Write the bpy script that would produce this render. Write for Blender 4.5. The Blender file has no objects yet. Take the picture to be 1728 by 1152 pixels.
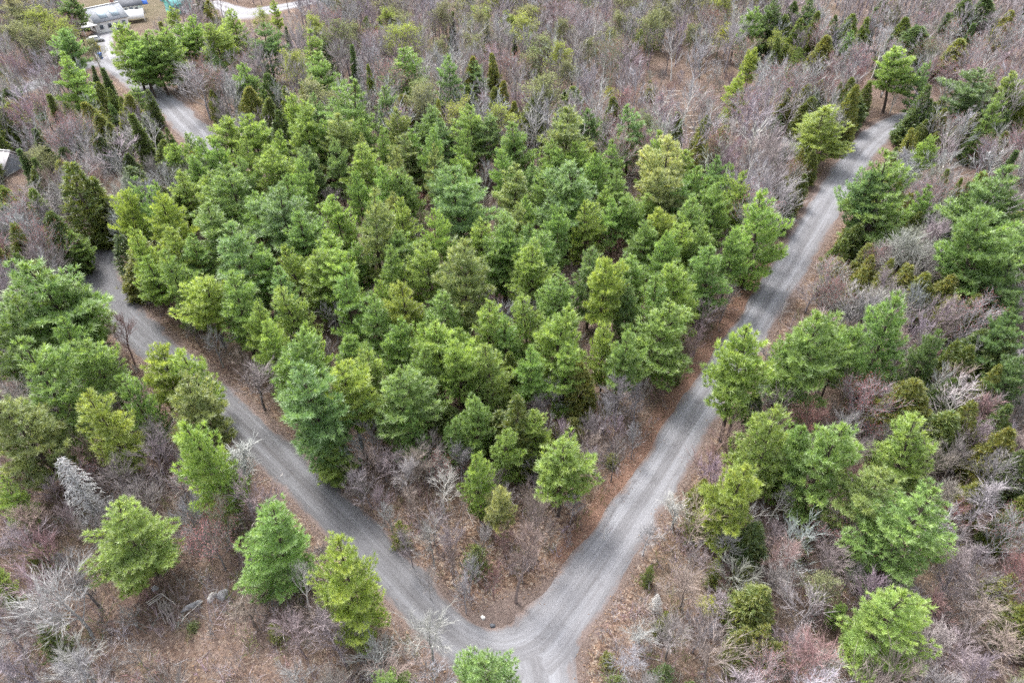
import bpy, math
import numpy as np
from mathutils import Vector

# ------------------------------------------------------------------ camera, sky, sun, exposure
SC = bpy.context.scene
COL = SC.collection
CAM_H, FPX, PITCH = 60.0, 1152.0, math.radians(40.4)     # drone height, focal length in photo pixels, look-down angle
cam = bpy.data.cameras.new('camera'); cam.sensor_width = 36.0; cam.lens = 24.0
cam.clip_start = 0.5; cam.clip_end = 8000
camo = bpy.data.objects.new('camera', cam); COL.objects.link(camo)
camo.location = (0, 0, CAM_H); camo.rotation_euler = (math.pi / 2 - PITCH, 0, 0)
SC.camera = camo

SUN_EL, SUN_AZ = math.radians(58), math.radians(-35)      # azimuth from +Y, clockwise
wd = bpy.data.worlds.new('World'); SC.world = wd; wd.use_nodes = True
nt = wd.node_tree; nt.nodes.clear()
sky = nt.nodes.new('ShaderNodeTexSky'); sky.sky_type = 'NISHITA'; sky.sun_disc = False
sky.sun_elevation = SUN_EL; sky.sun_rotation = SUN_AZ; sky.dust_density = 4.0; sky.air_density = 1.0; sky.ozone_density = 1.0
hs = nt.nodes.new('ShaderNodeHueSaturation'); hs.inputs['Saturation'].default_value = 0.28   # overcast: white cloud, little blue
bg = nt.nodes.new('ShaderNodeBackground'); bg.inputs['Strength'].default_value = 0.15
wo = nt.nodes.new('ShaderNodeOutputWorld')
nt.links.new(sky.outputs[0], hs.inputs['Color']); nt.links.new(hs.outputs[0], bg.inputs[0]); nt.links.new(bg.outputs[0], wo.inputs[0])
sun = bpy.data.lights.new('sun', 'SUN'); sun.energy = 1.25; sun.angle = math.radians(14); sun.color = (1.0, 0.965, 0.91)
suno = bpy.data.objects.new('sun', sun); COL.objects.link(suno)
sd = Vector((math.sin(SUN_AZ) * math.cos(SUN_EL), math.cos(SUN_AZ) * math.cos(SUN_EL), math.sin(SUN_EL)))
suno.rotation_euler = sd.to_track_quat('Z', 'Y').to_euler(); suno.location = (0, 0, 120)
SC.view_settings.view_transform = 'Standard'; SC.view_settings.look = 'None'
SC.view_settings.exposure = 1.88; SC.view_settings.gamma = 1.0; SC.view_settings.use_curve_mapping = False
SC.render.engine = 'CYCLES'
cy = SC.cycles
cy.max_bounces = 5; cy.diffuse_bounces = 3; cy.glossy_bounces = 1; cy.transmission_bounces = 3; cy.transparent_max_bounces = 4
cy.caustics_reflective = False; cy.caustics_refractive = False
cy.use_adaptive_sampling = True; cy.adaptive_threshold = 0.02
cy.use_denoising = False
SC.render.use_persistent_data = False

# ------------------------------------------------------------------ picture <-> place
FW = np.array([0, math.cos(PITCH), -math.sin(PITCH)]); UP = np.array([0, math.sin(PITCH), math.cos(PITCH)]); RT = np.array([1.0, 0, 0])
CP = np.array([0, 0, CAM_H])
def at(x, y, z=0.0):
    """the point of the place at height z that the photo shows at pixel x, y"""
    d = FW * FPX + RT * (x - 864) + UP * (576 - y)
    return CP + d * ((z - CAM_H) / d[2])
def proj(P):
    v = np.asarray(P, float) - CP
    z = v @ FW
    return 864 + FPX * (v @ RT) / z, 576 - FPX * (v @ UP) / z, z
RNG = np.random.default_rng(11)

# ------------------------------------------------------------------ mesh helpers
def mesh_from(name, V, faces, mat=None, tint=None, uv=None, smooth=False, extra=None):
    """faces: list of int arrays (n,3) or (n,4)"""
    V = np.ascontiguousarray(V, np.float32)
    faces = [np.asarray(f, np.int32) for f in faces if len(f)]
    me = bpy.data.meshes.new(name)
    me.vertices.add(len(V)); me.vertices.foreach_set('co', V.ravel())
    idx = np.concatenate([f.ravel() for f in faces])
    tot = np.concatenate([np.full(len(f), f.shape[1], np.int32) for f in faces])
    st = np.concatenate([[0], np.cumsum(tot)[:-1]]).astype(np.int32)
    me.loops.add(len(idx)); me.loops.foreach_set('vertex_index', idx)
    me.polygons.add(len(tot)); me.polygons.foreach_set('loop_start', st)
    if smooth: me.polygons.foreach_set('use_smooth', np.ones(len(tot), bool))
    me.update(calc_edges=True)
    if tint is None: tint = np.ones((len(V), 3))
    a = me.attributes.new('tint', 'FLOAT_COLOR', 'POINT')
    a.data.foreach_set('color', np.concatenate([tint, np.ones((len(V), 1))], 1).astype(np.float32).ravel())
    for k, v in (extra or {}).items():
        a = me.attributes.new(k, 'FLOAT_COLOR', 'POINT')
        a.data.foreach_set('color', np.concatenate([v, np.ones((len(V), 1))], 1).astype(np.float32).ravel())
    if uv is not None:
        l = me.uv_layers.new(name='UVMap')
        l.data.foreach_set('uv', uv[idx].astype(np.float32).ravel())
    if mat: me.materials.append(mat)
    return me

class Acc:
    """collects geometry for one mesh"""
    def __init__(s): s.V = []; s.F3 = []; s.F4 = []; s.T = []; s.n = 0
    def add(s, V, F3=None, F4=None, tint=None):
        V = np.asarray(V, float)
        if len(V) == 0: return
        if F3 is not None and len(F3): s.F3.append(np.asarray(F3) + s.n)
        if F4 is not None and len(F4): s.F4.append(np.asarray(F4) + s.n)
        s.V.append(V); s.T.append(np.ones((len(V), 3)) if tint is None else np.broadcast_to(tint, (len(V), 3)))
        s.n += len(V)
    def arrays(s):
        V = np.concatenate(s.V); T = np.concatenate(s.T)
        F3 = np.concatenate(s.F3) if s.F3 else np.zeros((0, 3), int)
        F4 = np.concatenate(s.F4) if s.F4 else np.zeros((0, 4), int)
        return V, F3, F4, T
    def mesh(s, name, mat, smooth=False):
        V, F3, F4, T = s.arrays()
        return mesh_from(name, V, [F3, F4], mat, T, smooth=smooth)

def unit(a): return a / np.maximum(np.linalg.norm(a, axis=-1, keepdims=True), 1e-9)
def perp(d, n): return unit(np.cross(d, n))

def tubes(P0, P1, R0, R1, n=4):
    P0 = np.asarray(P0, float); P1 = np.asarray(P1, float); R0 = np.asarray(R0, float); R1 = np.asarray(R1, float)
    d = unit(P1 - P0)
    h = np.where(np.abs(d[:, 2:3]) > 0.9, np.array([[1.0, 0, 0]]), np.array([[0, 0, 1.0]]))
    a = perp(d, h); b = np.cross(d, a)
    th = np.arange(n) * 2 * math.pi / n
    ring = np.cos(th)[None, :, None] * a[:, None] + np.sin(th)[None, :, None] * b[:, None]
    V = np.concatenate([P0[:, None] + ring * R0[:, None, None], P1[:, None] + ring * R1[:, None, None]], 1).reshape(-1, 3)
    base = (np.arange(len(P0)) * 2 * n)[:, None]; k = np.arange(n)[None]
    F = np.stack([base + k, base + (k + 1) % n, base + n + (k + 1) % n, base + n + k], -1).reshape(-1, 4)
    return V, F

def blades(P0, P1, W, rng, face=None):
    """thin triangles from P0 to P1, W wide at the foot"""
    d = unit(P1 - P0)
    n = rng.normal(size=P0.shape) if face is None else face
    w = perp(d, n) * W[:, None] * 0.5
    V = np.stack([P0 - w, P0 + w, P1], 1).reshape(-1, 3)
    F = np.arange(len(V)).reshape(-1, 3)
    return V, F

# ------------------------------------------------------------------ materials
def new_mat(name):
    m = bpy.data.materials.new(name); m.use_nodes = True; m.node_tree.nodes.clear()
    return m, m.node_tree.nodes, m.node_tree.links
def node(N, t, **k):
    n = N.new(t)
    for a, v in k.items(): setattr(n, a, v)
    return n
def mixc(N, L, blend, fac, a, b):
    m = node(N, 'ShaderNodeMix', data_type='RGBA', blend_type=blend)
    for s, v in ((m.inputs[0], fac), (m.inputs[6], a), (m.inputs[7], b)):
        if isinstance(v, (int, float)): s.default_value = v
        elif isinstance(v, tuple): s.default_value = (*v, 1) if len(v) == 3 else v
        else: L.new(v, s)
    return m.outputs[2]
def mth(N, L, op, a, b=0.0, c=None, clamp=False):
    m = node(N, 'ShaderNodeMath', operation=op); m.use_clamp = clamp
    for i, v in enumerate((a, b) if c is None else (a, b, c)):
        if isinstance(v, (int, float)): m.inputs[i].default_value = v
        else: L.new(v, m.inputs[i])
    return m.outputs[0]
def ramp(N, L, fac, stops):
    r = node(N, 'ShaderNodeValToRGB'); e = r.color_ramp.elements
    while len(e) < len(stops): e.new(0.5)
    for k, (p, c) in enumerate(stops):
        e[k].position = p; e[k].color = (*c, 1) if len(c) == 3 else c
    L.new(fac, r.inputs[0]); return r.outputs[0]
def noise(N, L, vec, scale, detail=3, rough=0.55):
    n = node(N, 'ShaderNodeTexNoise'); n.inputs['Scale'].default_value = scale; n.inputs['Detail'].default_value = detail
    n.inputs['Roughness'].default_value = rough
    if vec is not None: L.new(vec, n.inputs['Vector'])
    return n.outputs['Fac']

def tinted_mat(name, rough=0.85, translucent=0.0, spec=0.0, bark=None):
    """colour = object colour x the mesh's own tint (pigment, plus highlights painted on pine tufts); bark: streak noise"""
    m, N, L = new_mat(name)
    oi = node(N, 'ShaderNodeObjectInfo'); at_ = node(N, 'ShaderNodeAttribute', attribute_name='tint')
    c = mixc(N, L, 'MULTIPLY', 1.0, oi.outputs['Color'], at_.outputs['Color'])
    if bark:
        tc = node(N, 'ShaderNodeTexCoord')
        n = noise(N, L, tc.outputs['Object'], bark, 3)
        c = mixc(N, L, 'MULTIPLY', 1.0, c, ramp(N, L, n, [(0.3, (0.55, 0.55, 0.55)), (0.7, (1.3, 1.3, 1.3))]))
    d = node(N, 'ShaderNodeBsdfDiffuse'); L.new(c, d.inputs[0]); s = d.outputs[0]
    if translucent:
        t = node(N, 'ShaderNodeBsdfTranslucent'); L.new(mixc(N, L, 'MULTIPLY', 1.0, c, (1.15, 1.1, 0.6)), t.inputs[0])
        x = node(N, 'ShaderNodeMixShader'); x.inputs[0].default_value = translucent
        L.new(s, x.inputs[1]); L.new(t.outputs[0], x.inputs[2]); s = x.outputs[0]
    if spec:
        g = node(N, 'ShaderNodeBsdfGlossy'); g.inputs['Roughness'].default_value = 0.5; g.inputs[0].default_value = (1, 1, 1, 1)
        x = node(N, 'ShaderNodeMixShader'); x.inputs[0].default_value = spec
        L.new(s, x.inputs[1]); L.new(g.outputs[0], x.inputs[2]); s = x.outputs[0]
    o = node(N, 'ShaderNodeOutputMaterial'); L.new(s, o.inputs[0])
    return m
def plain_mat(name, col, rough=0.7, vary=0.15, scale=3.0, metal=0.0):
    m, N, L = new_mat(name)
    tc = node(N, 'ShaderNodeTexCoord'); n = noise(N, L, tc.outputs['Object'], scale, 4)
    lo = tuple(c * (1 - vary) for c in col); hi = tuple(min(1, c * (1 + vary)) for c in col)
    p = node(N, 'ShaderNodeBsdfPrincipled'); p.inputs['Roughness'].default_value = rough; p.inputs['Metallic'].default_value = metal
    L.new(ramp(N, L, n, [(0.3, lo), (0.7, hi)]), p.inputs['Base Color'])
    o = node(N, 'ShaderNodeOutputMaterial'); L.new(p.outputs[0], o.inputs[0]); return m

M_NEEDLE = tinted_mat('pine_needles', translucent=0.48, spec=0.05)
M_LEAF = tinted_mat('leaves', translucent=0.3)
M_TWIG = tinted_mat('twigs')
M_BARK = tinted_mat('bark', bark=5.0)

# ------------------------------------------------------------------ things and parts
THINGS = []         # dict per thing for labelling
def empty(name, loc, label=None, cat=None, group=None):
    o = bpy.data.objects.new(name, None); COL.objects.link(o); o.location = loc; o.empty_display_size = 0.3
    if label: o['label'] = label
    if cat: o['category'] = cat
    if group: o['group'] = group
    return o
def part(name, me, parent, color=None):
    o = bpy.data.objects.new(name, me); COL.objects.link(o); o.parent = parent
    if color is not None: o.color = (*color, 1)
    return o
def struct(name, me, kind='structure'):
    o = bpy.data.objects.new(name, me); COL.objects.link(o); o['kind'] = kind; return o

# ------------------------------------------------------------------ roads: centre lines read off the photo
def catmull(P, step=0.8):
    P = np.asarray(P, float); out = []
    Q = np.concatenate([[2 * P[0] - P[1]], P, [2 * P[-1] - P[-2]]])
    for i in range(1, len(Q) - 2):
        n = max(2, int(np.linalg.norm(Q[i + 1][:2] - Q[i][:2]) / step))
        t = np.linspace(0, 1, n, endpoint=False)[:, None]
        out.append(0.5 * (2 * Q[i] + (Q[i + 1] - Q[i - 1]) * t + (2 * Q[i - 1] - 5 * Q[i] + 4 * Q[i + 1] - Q[i + 2]) * t * t
                          + (3 * Q[i] - Q[i - 1] - 3 * Q[i + 1] + Q[i + 2]) * t ** 3))
    return np.concatenate(out + [P[-1:]])
def line(pix):
    """list of (x, y, half width m) -> sampled (X, Y, half)"""
    return catmull([[*at(x, y)[:2], h] for x, y, h in pix])
MAIN = [(176, 100, 3.0), (187, 108, 3.0), (220, 130, 3.0), (250, 152, 3.0), (287, 180, 3.0), (312, 206, 3.0), (338, 232, 3.0), (352, 258, 2.8), (345, 285, 2.4),
        (310, 315, 2.4), (268, 342, 2.3), (225, 372, 2.3), (188, 407, 2.4), (166, 440, 2.6), (168, 475, 2.7), (193, 516, 2.6), (247, 572, 2.2), (285, 604, 2.1),
        (330, 642, 2.0), (372, 678, 2.0), (412, 715, 2.0), (455, 757, 2.0), (507, 808, 2.0), (553, 855, 2.0), (606, 905, 2.0), (675, 978, 2.0), (726, 1034, 2.1),
        (780, 1082, 2.4), (842, 1106, 2.7), (905, 1090, 2.8), (956, 1030, 2.6), (1001, 968, 2.5), (1036, 916, 2.4), (1071, 862, 2.3), (1122, 784, 2.3),
        (1164, 713, 2.3), (1226, 618, 2.3), (1321, 468, 2.4), (1361, 402, 2.5), (1398, 339, 2.6), (1431, 287, 2.7), (1459, 250, 2.7), (1492, 218, 2.7), (1535, 200, 2.7), (1600, 190, 2.7), (1700, 182, 2.7)]
BRANCH = [(882, 1084, 4.3), (898, 1120, 4.0), (904, 1160, 3.6), (905, 1215, 3.0), (900, 1330, 3.0)]
SIDE = [(-260, 210, 2.6), (-60, 178, 2.6), (10, 161, 2.6), (82, 134, 2.6), (135, 114, 2.8), (180, 104, 3.0), (230, 92, 2.6)]
DRIVE = [(186, 104, 2.4), (176, 86, 2.4), (172, 66, 3.0), (178, 50, 2.5)]
TOPROAD = [(355, 4, 3.2), (385, 14, 3.6), (412, 24, 6.0), (450, 17, 4.6), (500, 8, 3.4), (560, -3, 3.2), (640, -14, 3.0), (900, -40, 3)]
ROADS = {'main': line(MAIN), 'branch': line(BRANCH), 'side': line(SIDE), 'drive': line(DRIVE), 'top': line(TOPROAD)}
SEGS = []
for k, P in ROADS.items():
    S = P[::2] if len(P) > 4 else P
    SEGS.append(np.concatenate([S[:-1], S[1:]], 1))
SEGS = np.concatenate(SEGS)
def road_gap(X, Y):
    """distance to the nearest road edge (negative on the road)"""
    X = np.asarray(X, float).ravel(); Y = np.asarray(Y, float).ravel()
    out = np.full(len(X), 1e9)
    for s in SEGS:
        ax, ay, ah, bx, by, bh = s
        m = (X > min(ax, bx) - 14) & (X < max(ax, bx) + 14) & (Y > min(ay, by) - 14) & (Y < max(ay, by) + 14)
        if not m.any(): continue
        x = X[m]; y = Y[m]; dx, dy = bx - ax, by - ay; q = dx * dx + dy * dy + 1e-9
        t = np.clip(((x - ax) * dx + (y - ay) * dy) / q, 0, 1)
        d = np.hypot(x - ax - t * dx, y - ay - t * dy) - (ah + (bh - ah) * t)
        out[m] = np.minimum(out[m], d)
    return out
def wave(X, Y):
    return (0.22 * np.sin(X * 0.13 + 1.3) * np.cos(Y * 0.11) + 0.12 * np.sin(X * 0.31 + Y * 0.27) + 0.07 * np.sin(X * 0.83 - Y * 0.61) * np.cos(Y * 0.9 + X * 0.4))
def sstep(a, b, x):
    t = np.clip((x - a) / (b - a), 0, 1); return t * t * (3 - 2 * t)
def ground_z(X, Y, gap=None):
    X = np.asarray(X, float); Y = np.asarray(Y, float)
    if gap is None: gap = road_gap(X, Y).reshape(X.shape)
    off = sstep(0.5, 6, gap)
    z = wave(X, Y) * (0.15 + 0.85 * off) * sstep(-1, 2, gap)
    ditch = np.exp(-((gap - 1.9) / 0.75) ** 2)
    z = z - 0.38 * ditch * (0.6 + 0.4 * np.sin(X * 0.37 + Y * 0.29)) + 0.18 * sstep(2.4, 4.5, gap)
    return np.where(gap < 0.25, -0.05 - 0.14 * sstep(0.25, -0.7, gap), z - 0.02)

# ground sheet: a fine grid where the photo looks and a coarse sheet out to the horizon
def build_ground():
    xs = np.arange(-190, 190.1, 0.8); ys = np.arange(4, 262, 0.8)
    X, Y = np.meshgrid(xs, ys); gap = road_gap(X, Y).reshape(X.shape)
    Z = ground_z(X, Y, gap)
    edge = np.minimum.reduce([X + 190, 190 - X, Y - 4, Y.max() - Y]); Z = Z * sstep(0, 6, edge)
    px, py, _ = proj(np.stack([X, Y, Z], -1).reshape(-1, 3)); px = px.reshape(X.shape); py = py.reshape(X.shape)
    sh = sstep(2.2, 0.1, gap)                                   # grey-brown shoulder dirt
    # rust-coloured pine needles drifted along the stand side of the straight road
    R = ROADS['main']; k0 = int(np.argmin(np.hypot(R[:, 0] - at(1001, 968)[0], R[:, 1] - at(1001, 968)[1]))); k1 = int(np.argmin(np.hypot(R[:, 0] - at(1340, 436)[0], R[:, 1] - at(1340, 436)[1])))
    need = np.zeros_like(X)
    C = R[k0:k1]; T = np.gradient(C[:, :2], axis=0); T /= np.linalg.norm(T, axis=1)[:, None]
    m = (np.abs(X - 25) < 40) & (Y < 95)
    for i in range(0, len(C), 2):
        dx = X[m] - C[i, 0]; dy = Y[m] - C[i, 1]
        al = dx * T[i, 0] + dy * T[i, 1]; la = -dx * T[i, 1] + dy * T[i, 0]
        need[m] = np.maximum(need[m], sstep(1.6, 0.4, np.abs(al)) * sstep(C[i, 2] - 0.6, C[i, 2] + 0.2, la) * sstep(C[i, 2] + 2.9, C[i, 2] + 1.5, la))
    # dry grass yard by the houses and pale litter by the wedge tip
    yard = sstep(60, 20, np.hypot((px - 215) * 0.45, (py - 12) * 1.2))
    litter = sstep(260, 90, np.hypot(px - 860, py - 960)) * sstep(0.3, 1.6, gap) + 0.8 * sstep(2.8, 0.9, gap) * sstep(0.1, 0.7, gap)
    soil = np.stack([sh, np.clip(need, 0, 1), yard], -1).reshape(-1, 3)
    lit = np.stack([np.clip(litter, 0, 1)] * 3, -1).reshape(-1, 3)
    nx, ny = len(xs), len(ys)
    i = (np.arange(ny - 1)[:, None] * nx + np.arange(nx - 1)[None]).ravel()
    F = np.stack([i, i + 1, i + 1 + nx, i + nx], 1)
    V = np.stack([X, Y, Z], -1).reshape(-1, 3)
    # outer apron sharing the grid's rim corners
    B = 4000.0; b0 = len(V); x0, x1, y0, y1 = xs[0], xs[-1], ys[0], ys[-1]
    O = np.array([[-B, -B, 0], [x0, -B, 0], [x1, -B, 0], [B, -B, 0], [-B, y0, 0], [x0, y0, 0], [x1, y0, 0], [B, y0, 0],
                  [-B, y1, 0], [x0, y1, 0], [x1, y1, 0], [B, y1, 0], [-B, B, 0], [x0, B, 0], [x1, B, 0], [B, B, 0]], float)
    OF = [[r * 4 + c, r * 4 + c + 1, r * 4 + c + 5, r * 4 + c + 4] for r in range(3) for c in range(3) if not (r == 1 and c == 1)]
    V = np.concatenate([V, O]); soil = np.concatenate([soil, np.zeros((16, 3))]); lit = np.concatenate([lit, np.zeros((16, 3))])
    return V, [F, np.array(OF) + b0], soil, lit

def ground_mat():
    m, N, L = new_mat('leaf_litter_ground')
    tc = node(N, 'ShaderNodeTexCoord'); P = tc.outputs['Object']
    so = node(N, 'ShaderNodeAttribute', attribute_name='soil'); sp = node(N, 'ShaderNodeSeparateColor'); L.new(so.outputs['Color'], sp.inputs[0])
    li = node(N, 'ShaderNodeAttribute', attribute_name='litter')
    big = noise(N, L, P, 0.09, 5, 0.65); mid = mth(N, L, 'MULTIPLY_ADD', noise(N, L, P, 0.22, 3, 0.6), 0.45, mth(N, L, 'MULTIPLY', noise(N, L, P, 0.9, 5, 0.72), 0.55)); fine = noise(N, L, P, 5.0, 4, 0.75)
    vo = node(N, 'ShaderNodeTexVoronoi'); vo.inputs['Scale'].default_value = 4.2; L.new(P, vo.inputs['Vector'])
    leafc = node(N, 'ShaderNodeSeparateColor'); L.new(vo.outputs['Color'], leafc.inputs[0])
    base = ramp(N, L, mid, [(0.30, (0.05, 0.036, 0.031)), (0.45, (0.105, 0.077, 0.067)), (0.58, (0.158, 0.122, 0.108)), (0.74, (0.215, 0.172, 0.155))])
    base = mixc(N, L, 'MIX', mth(N, L, 'MULTIPLY', ramp(N, L, big, [(0.48, (0, 0, 0)), (0.62, (1, 1, 1))]), 0.45), base, (0.10, 0.085, 0.05))
    leaf = ramp(N, L, leafc.outputs[0], [(0.0, (0.06, 0.038, 0.03)), (0.35, (0.15, 0.098, 0.072)), (0.65, (0.23, 0.15, 0.105)), (0.85, (0.31, 0.225, 0.165)), (1.0, (0.40, 0.33, 0.27))])
    base = mixc(N, L, 'MIX', mth(N, L, 'MULTIPLY_ADD', li.outputs['Fac'], 0.5, 0.28), base, leaf)
    base = mixc(N, L, 'MULTIPLY', 0.75, base, ramp(N, L, fine, [(0.25, (0.45, 0.43, 0.42)), (0.75, (1.45, 1.45, 1.45))]))
    yard = ramp(N, L, mid, [(0.3, (0.075, 0.078, 0.035)), (0.6, (0.125, 0.11, 0.068)), (0.8, (0.165, 0.125, 0.088))])
    base = mixc(N, L, 'MIX', mth(N, L, 'MULTIPLY', sp.outputs[2], 0.6), base, yard)
    dirt = ramp(N, L, fine, [(0.3, (0.09, 0.068, 0.061)), (0.7, (0.195, 0.155, 0.142))])
    e = mth(N, L, 'ADD', sp.outputs[0], mth(N, L, 'MULTIPLY', mth(N, L, 'SUBTRACT', mid, 0.5), 1.6))
    base = mixc(N, L, 'MIX', mth(N, L, 'MULTIPLY', ramp(N, L, e, [(0.3, (0, 0, 0)), (0.8, (1, 1, 1))]), 0.75), base, dirt)
    rust = ramp(N, L, fine, [(0.25, (0.11, 0.062, 0.045)), (0.7, (0.25, 0.15, 0.11))])
    e2 = mth(N, L, 'ADD', sp.outputs[1], mth(N, L, 'MULTIPLY', mth(N, L, 'SUBTRACT', mid, 0.5), 1.2))
    base = mixc(N, L, 'MIX', mth(N, L, 'MULTIPLY', ramp(N, L, e2, [(0.35, (0, 0, 0)), (0.8, (1, 1, 1))]), 0.85), base, rust)
    bp = node(N, 'ShaderNodeBump'); bp.inputs['Strength'].default_value = 0.9; bp.inputs['Distance'].default_value = 0.2
    L.new(mth(N, L, 'ADD', fine, mth(N, L, 'MULTIPLY', leafc.outputs[1], 0.5)), bp.inputs['Height'])
    p = node(N, 'ShaderNodeBsdfPrincipled'); p.inputs['Roughness'].default_value = 0.95; p.inputs['Specular IOR Level'].default_value = 0.1
    L.new(base, p.inputs['Base Color']); L.new(bp.outputs[0], p.inputs['Normal'])
    o = node(N, 'ShaderNodeOutputMaterial'); L.new(p.outputs[0], o.inputs[0]); return m
V, F, soil, lit = build_ground()
gme = mesh_from('ground', V, F, ground_mat(), smooth=True, extra={'soil': soil, 'litter': lit})
GROUND = struct('ground', gme)

def road_mat(name, light=1.0, warm=0.0):
    m, N, L = new_mat(name)
    uvn = node(N, 'ShaderNodeUVMap', uv_map='UVMap'); tc = node(N, 'ShaderNodeTexCoord'); P = tc.outputs['Object']
    xy = node(N, 'ShaderNodeSeparateXYZ'); L.new(uvn.outputs[0], xy.inputs[0])
    def stretched(su, sv):
        c = node(N, 'ShaderNodeCombineXYZ'); L.new(mth(N, L, 'MULTIPLY', xy.outputs[0], su), c.inputs[0]); L.new(mth(N, L, 'MULTIPLY', xy.outputs[1], sv), c.inputs[1])
        return c.outputs[0]
    track = noise(N, L, stretched(4.2, 0.05), 1.0, 3, 0.6)      # wheel tracks run along the road
    scrape = noise(N, L, stretched(16.0, 0.12), 1.0, 2, 0.6)     # grader scratches
    patch = noise(N, L, P, 0.22, 4, 0.6); grit = noise(N, L, P, 7.0, 4, 0.8)
    g = ramp(N, L, track, [(0.25, (0.136, 0.134, 0.142)), (0.5, (0.166, 0.168, 0.181)), (0.72, (0.208, 0.213, 0.231))])
    g = mixc(N, L, 'MULTIPLY', 0.8, g, ramp(N, L, scrape, [(0.3, (0.86, 0.855, 0.85)), (0.65, (1.08, 1.08, 1.08))]))
    g = mixc(N, L, 'MULTIPLY', 0.45, g, ramp(N, L, patch, [(0.3, (0.8, 0.78, 0.77)), (0.7, (1.1, 1.1, 1.1))]))
    g = mixc(N, L, 'MULTIPLY', 0.6, g, ramp(N, L, grit, [(0.28, (0.72, 0.71, 0.70)), (0.72, (1.25, 1.25, 1.25))]))
    # two worn wheel paths that wander, loose darker stones between and beside them, damp spots
    wu = mth(N, L, 'ABSOLUTE', mth(N, L, 'ADD', xy.outputs[0], mth(N, L, 'MULTIPLY', mth(N, L, 'SUBTRACT', noise(N, L, stretched(0.0, 0.05), 1.0, 2), 0.5), 0.5)))
    g = mixc(N, L, 'MULTIPLY', 0.8, g, ramp(N, L, wu, [(0.0, (0.86, 0.85, 0.85)), (0.16, (0.90, 0.89, 0.89)), (0.30, (1.12, 1.12, 1.13)), (0.46, (1.16, 1.16, 1.17)), (0.6, (0.96, 0.95, 0.95)), (0.85, (0.88, 0.86, 0.85))]))
    damp = noise(N, L, P, 0.55, 4, 0.7)
    g = mixc(N, L, 'MULTIPLY', 0.7, g, ramp(N, L, damp, [(0.30, (0.62, 0.60, 0.60)), (0.42, (1, 1, 1))]))
    g = mixc(N, L, 'MULTIPLY', 1.0, g, (light, light * (1 - 0.02 * warm), light * (1 - 0.05 * warm)))
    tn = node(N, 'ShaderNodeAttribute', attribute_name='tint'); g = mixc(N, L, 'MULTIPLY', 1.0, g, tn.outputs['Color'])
    dirt = ramp(N, L, grit, [(0.3, (0.10, 0.075, 0.067)), (0.7, (0.20, 0.158, 0.145))])
    a = mth(N, L, 'ABSOLUTE', xy.outputs[0])
    e = mth(N, L, 'ADD', a, mth(N, L, 'MULTIPLY', mth(N, L, 'SUBTRACT', noise(N, L, stretched(1.5, 0.25), 1.0, 4, 0.7), 0.5), 1.0))
    ed = node(N, 'ShaderNodeAttribute', attribute_name='edge'); e = mth(N, L, 'MULTIPLY', e, ed.outputs['Fac'])   # no dirt rim where two arms merge
    g = mixc(N, L, 'MIX', ramp(N, L, e, [(0.74, (0, 0, 0)), (1.05, (1, 1, 1))]), g, dirt)
    bp = node(N, 'ShaderNodeBump'); bp.inputs['Strength'].default_value = 0.5; bp.inputs['Distance'].default_value = 0.05
    L.new(mth(N, L, 'ADD', grit, mth(N, L, 'MULTIPLY', scrape, 1.2)), bp.inputs['Height'])
    p = node(N, 'ShaderNodeBsdfPrincipled'); p.inputs['Roughness'].default_value = 0.9; p.inputs['Specular IOR Level'].default_value = 0.2
    L.new(g, p.inputs['Base Color']); L.new(bp.outputs[0], p.inputs['Normal'])
    o = node(N, 'ShaderNodeOutputMaterial'); L.new(p.outputs[0], o.inputs[0]); return m

def build_road(name, P, mat, z0, seed):
    rng = np.random.default_rng(seed)
    T = np.gradient(P[:, :2], axis=0); T /= np.linalg.norm(T, axis=1)[:, None]; Nn = np.stack([-T[:, 1], T[:, 0]], 1)
    s = np.concatenate([[0], np.cumsum(np.linalg.norm(np.diff(P[:, :2], axis=0), axis=1))])
    u = np.linspace(-1, 1, 13)
    wob = lambda: np.convolve(rng.normal(size=len(P) + 8), np.ones(5) / 5, 'same')[4:-4] * 0.5
    wl, wr = wob(), wob()
    half = P[:, 2][:, None] + 0.35 + np.where(u[None] < 0, wl[:, None], wr[:, None]) * np.abs(u[None]) ** 2
    lat = u[None] * half
    X = P[:, 0][:, None] + Nn[:, 0][:, None] * lat; Y = P[:, 1][:, None] + Nn[:, 1][:, None] * lat
    edge = np.ones_like(X)
    for o, (a, b) in {'gravel_road': ('branch', 0.5), 'gravel_branch_road': ('main', 0.2)}.items():
        if o == name:
            for q in ROADS[a][::2]: edge = np.minimum(edge, np.where((u[None] < 0) | (o != 'gravel_road'), sstep(q[2] - 0.9, q[2] + b, np.hypot(X - q[0], Y - q[1])), 1.0))
    Z = z0 + 0.07 * (1 - u[None] ** 2) - 0.035 * np.exp(-((np.abs(u[None]) - 0.38) / 0.12) ** 2) - 0.14 * np.clip((np.abs(u[None]) - 0.83) / 0.17, 0, 1) * edge + 0 * X
    V = np.stack([X, Y, Z], -1).reshape(-1, 3); n = len(u)
    i = (np.arange(len(P) - 1)[:, None] * n + np.arange(n - 1)[None]).ravel()
    F = np.stack([i, i + n, i + n + 1, i + 1], 1)
    uv = np.stack([np.broadcast_to(u[None], X.shape), np.broadcast_to(s[:, None], X.shape)], -1).reshape(-1, 2)
    # the winding arm of the road is tinted darker than the straight one
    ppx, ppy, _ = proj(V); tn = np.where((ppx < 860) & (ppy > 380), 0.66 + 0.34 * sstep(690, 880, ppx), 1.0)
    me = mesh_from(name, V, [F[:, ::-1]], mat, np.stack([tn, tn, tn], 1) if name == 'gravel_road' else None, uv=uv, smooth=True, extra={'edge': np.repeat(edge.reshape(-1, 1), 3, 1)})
    return struct(name, me)
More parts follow.
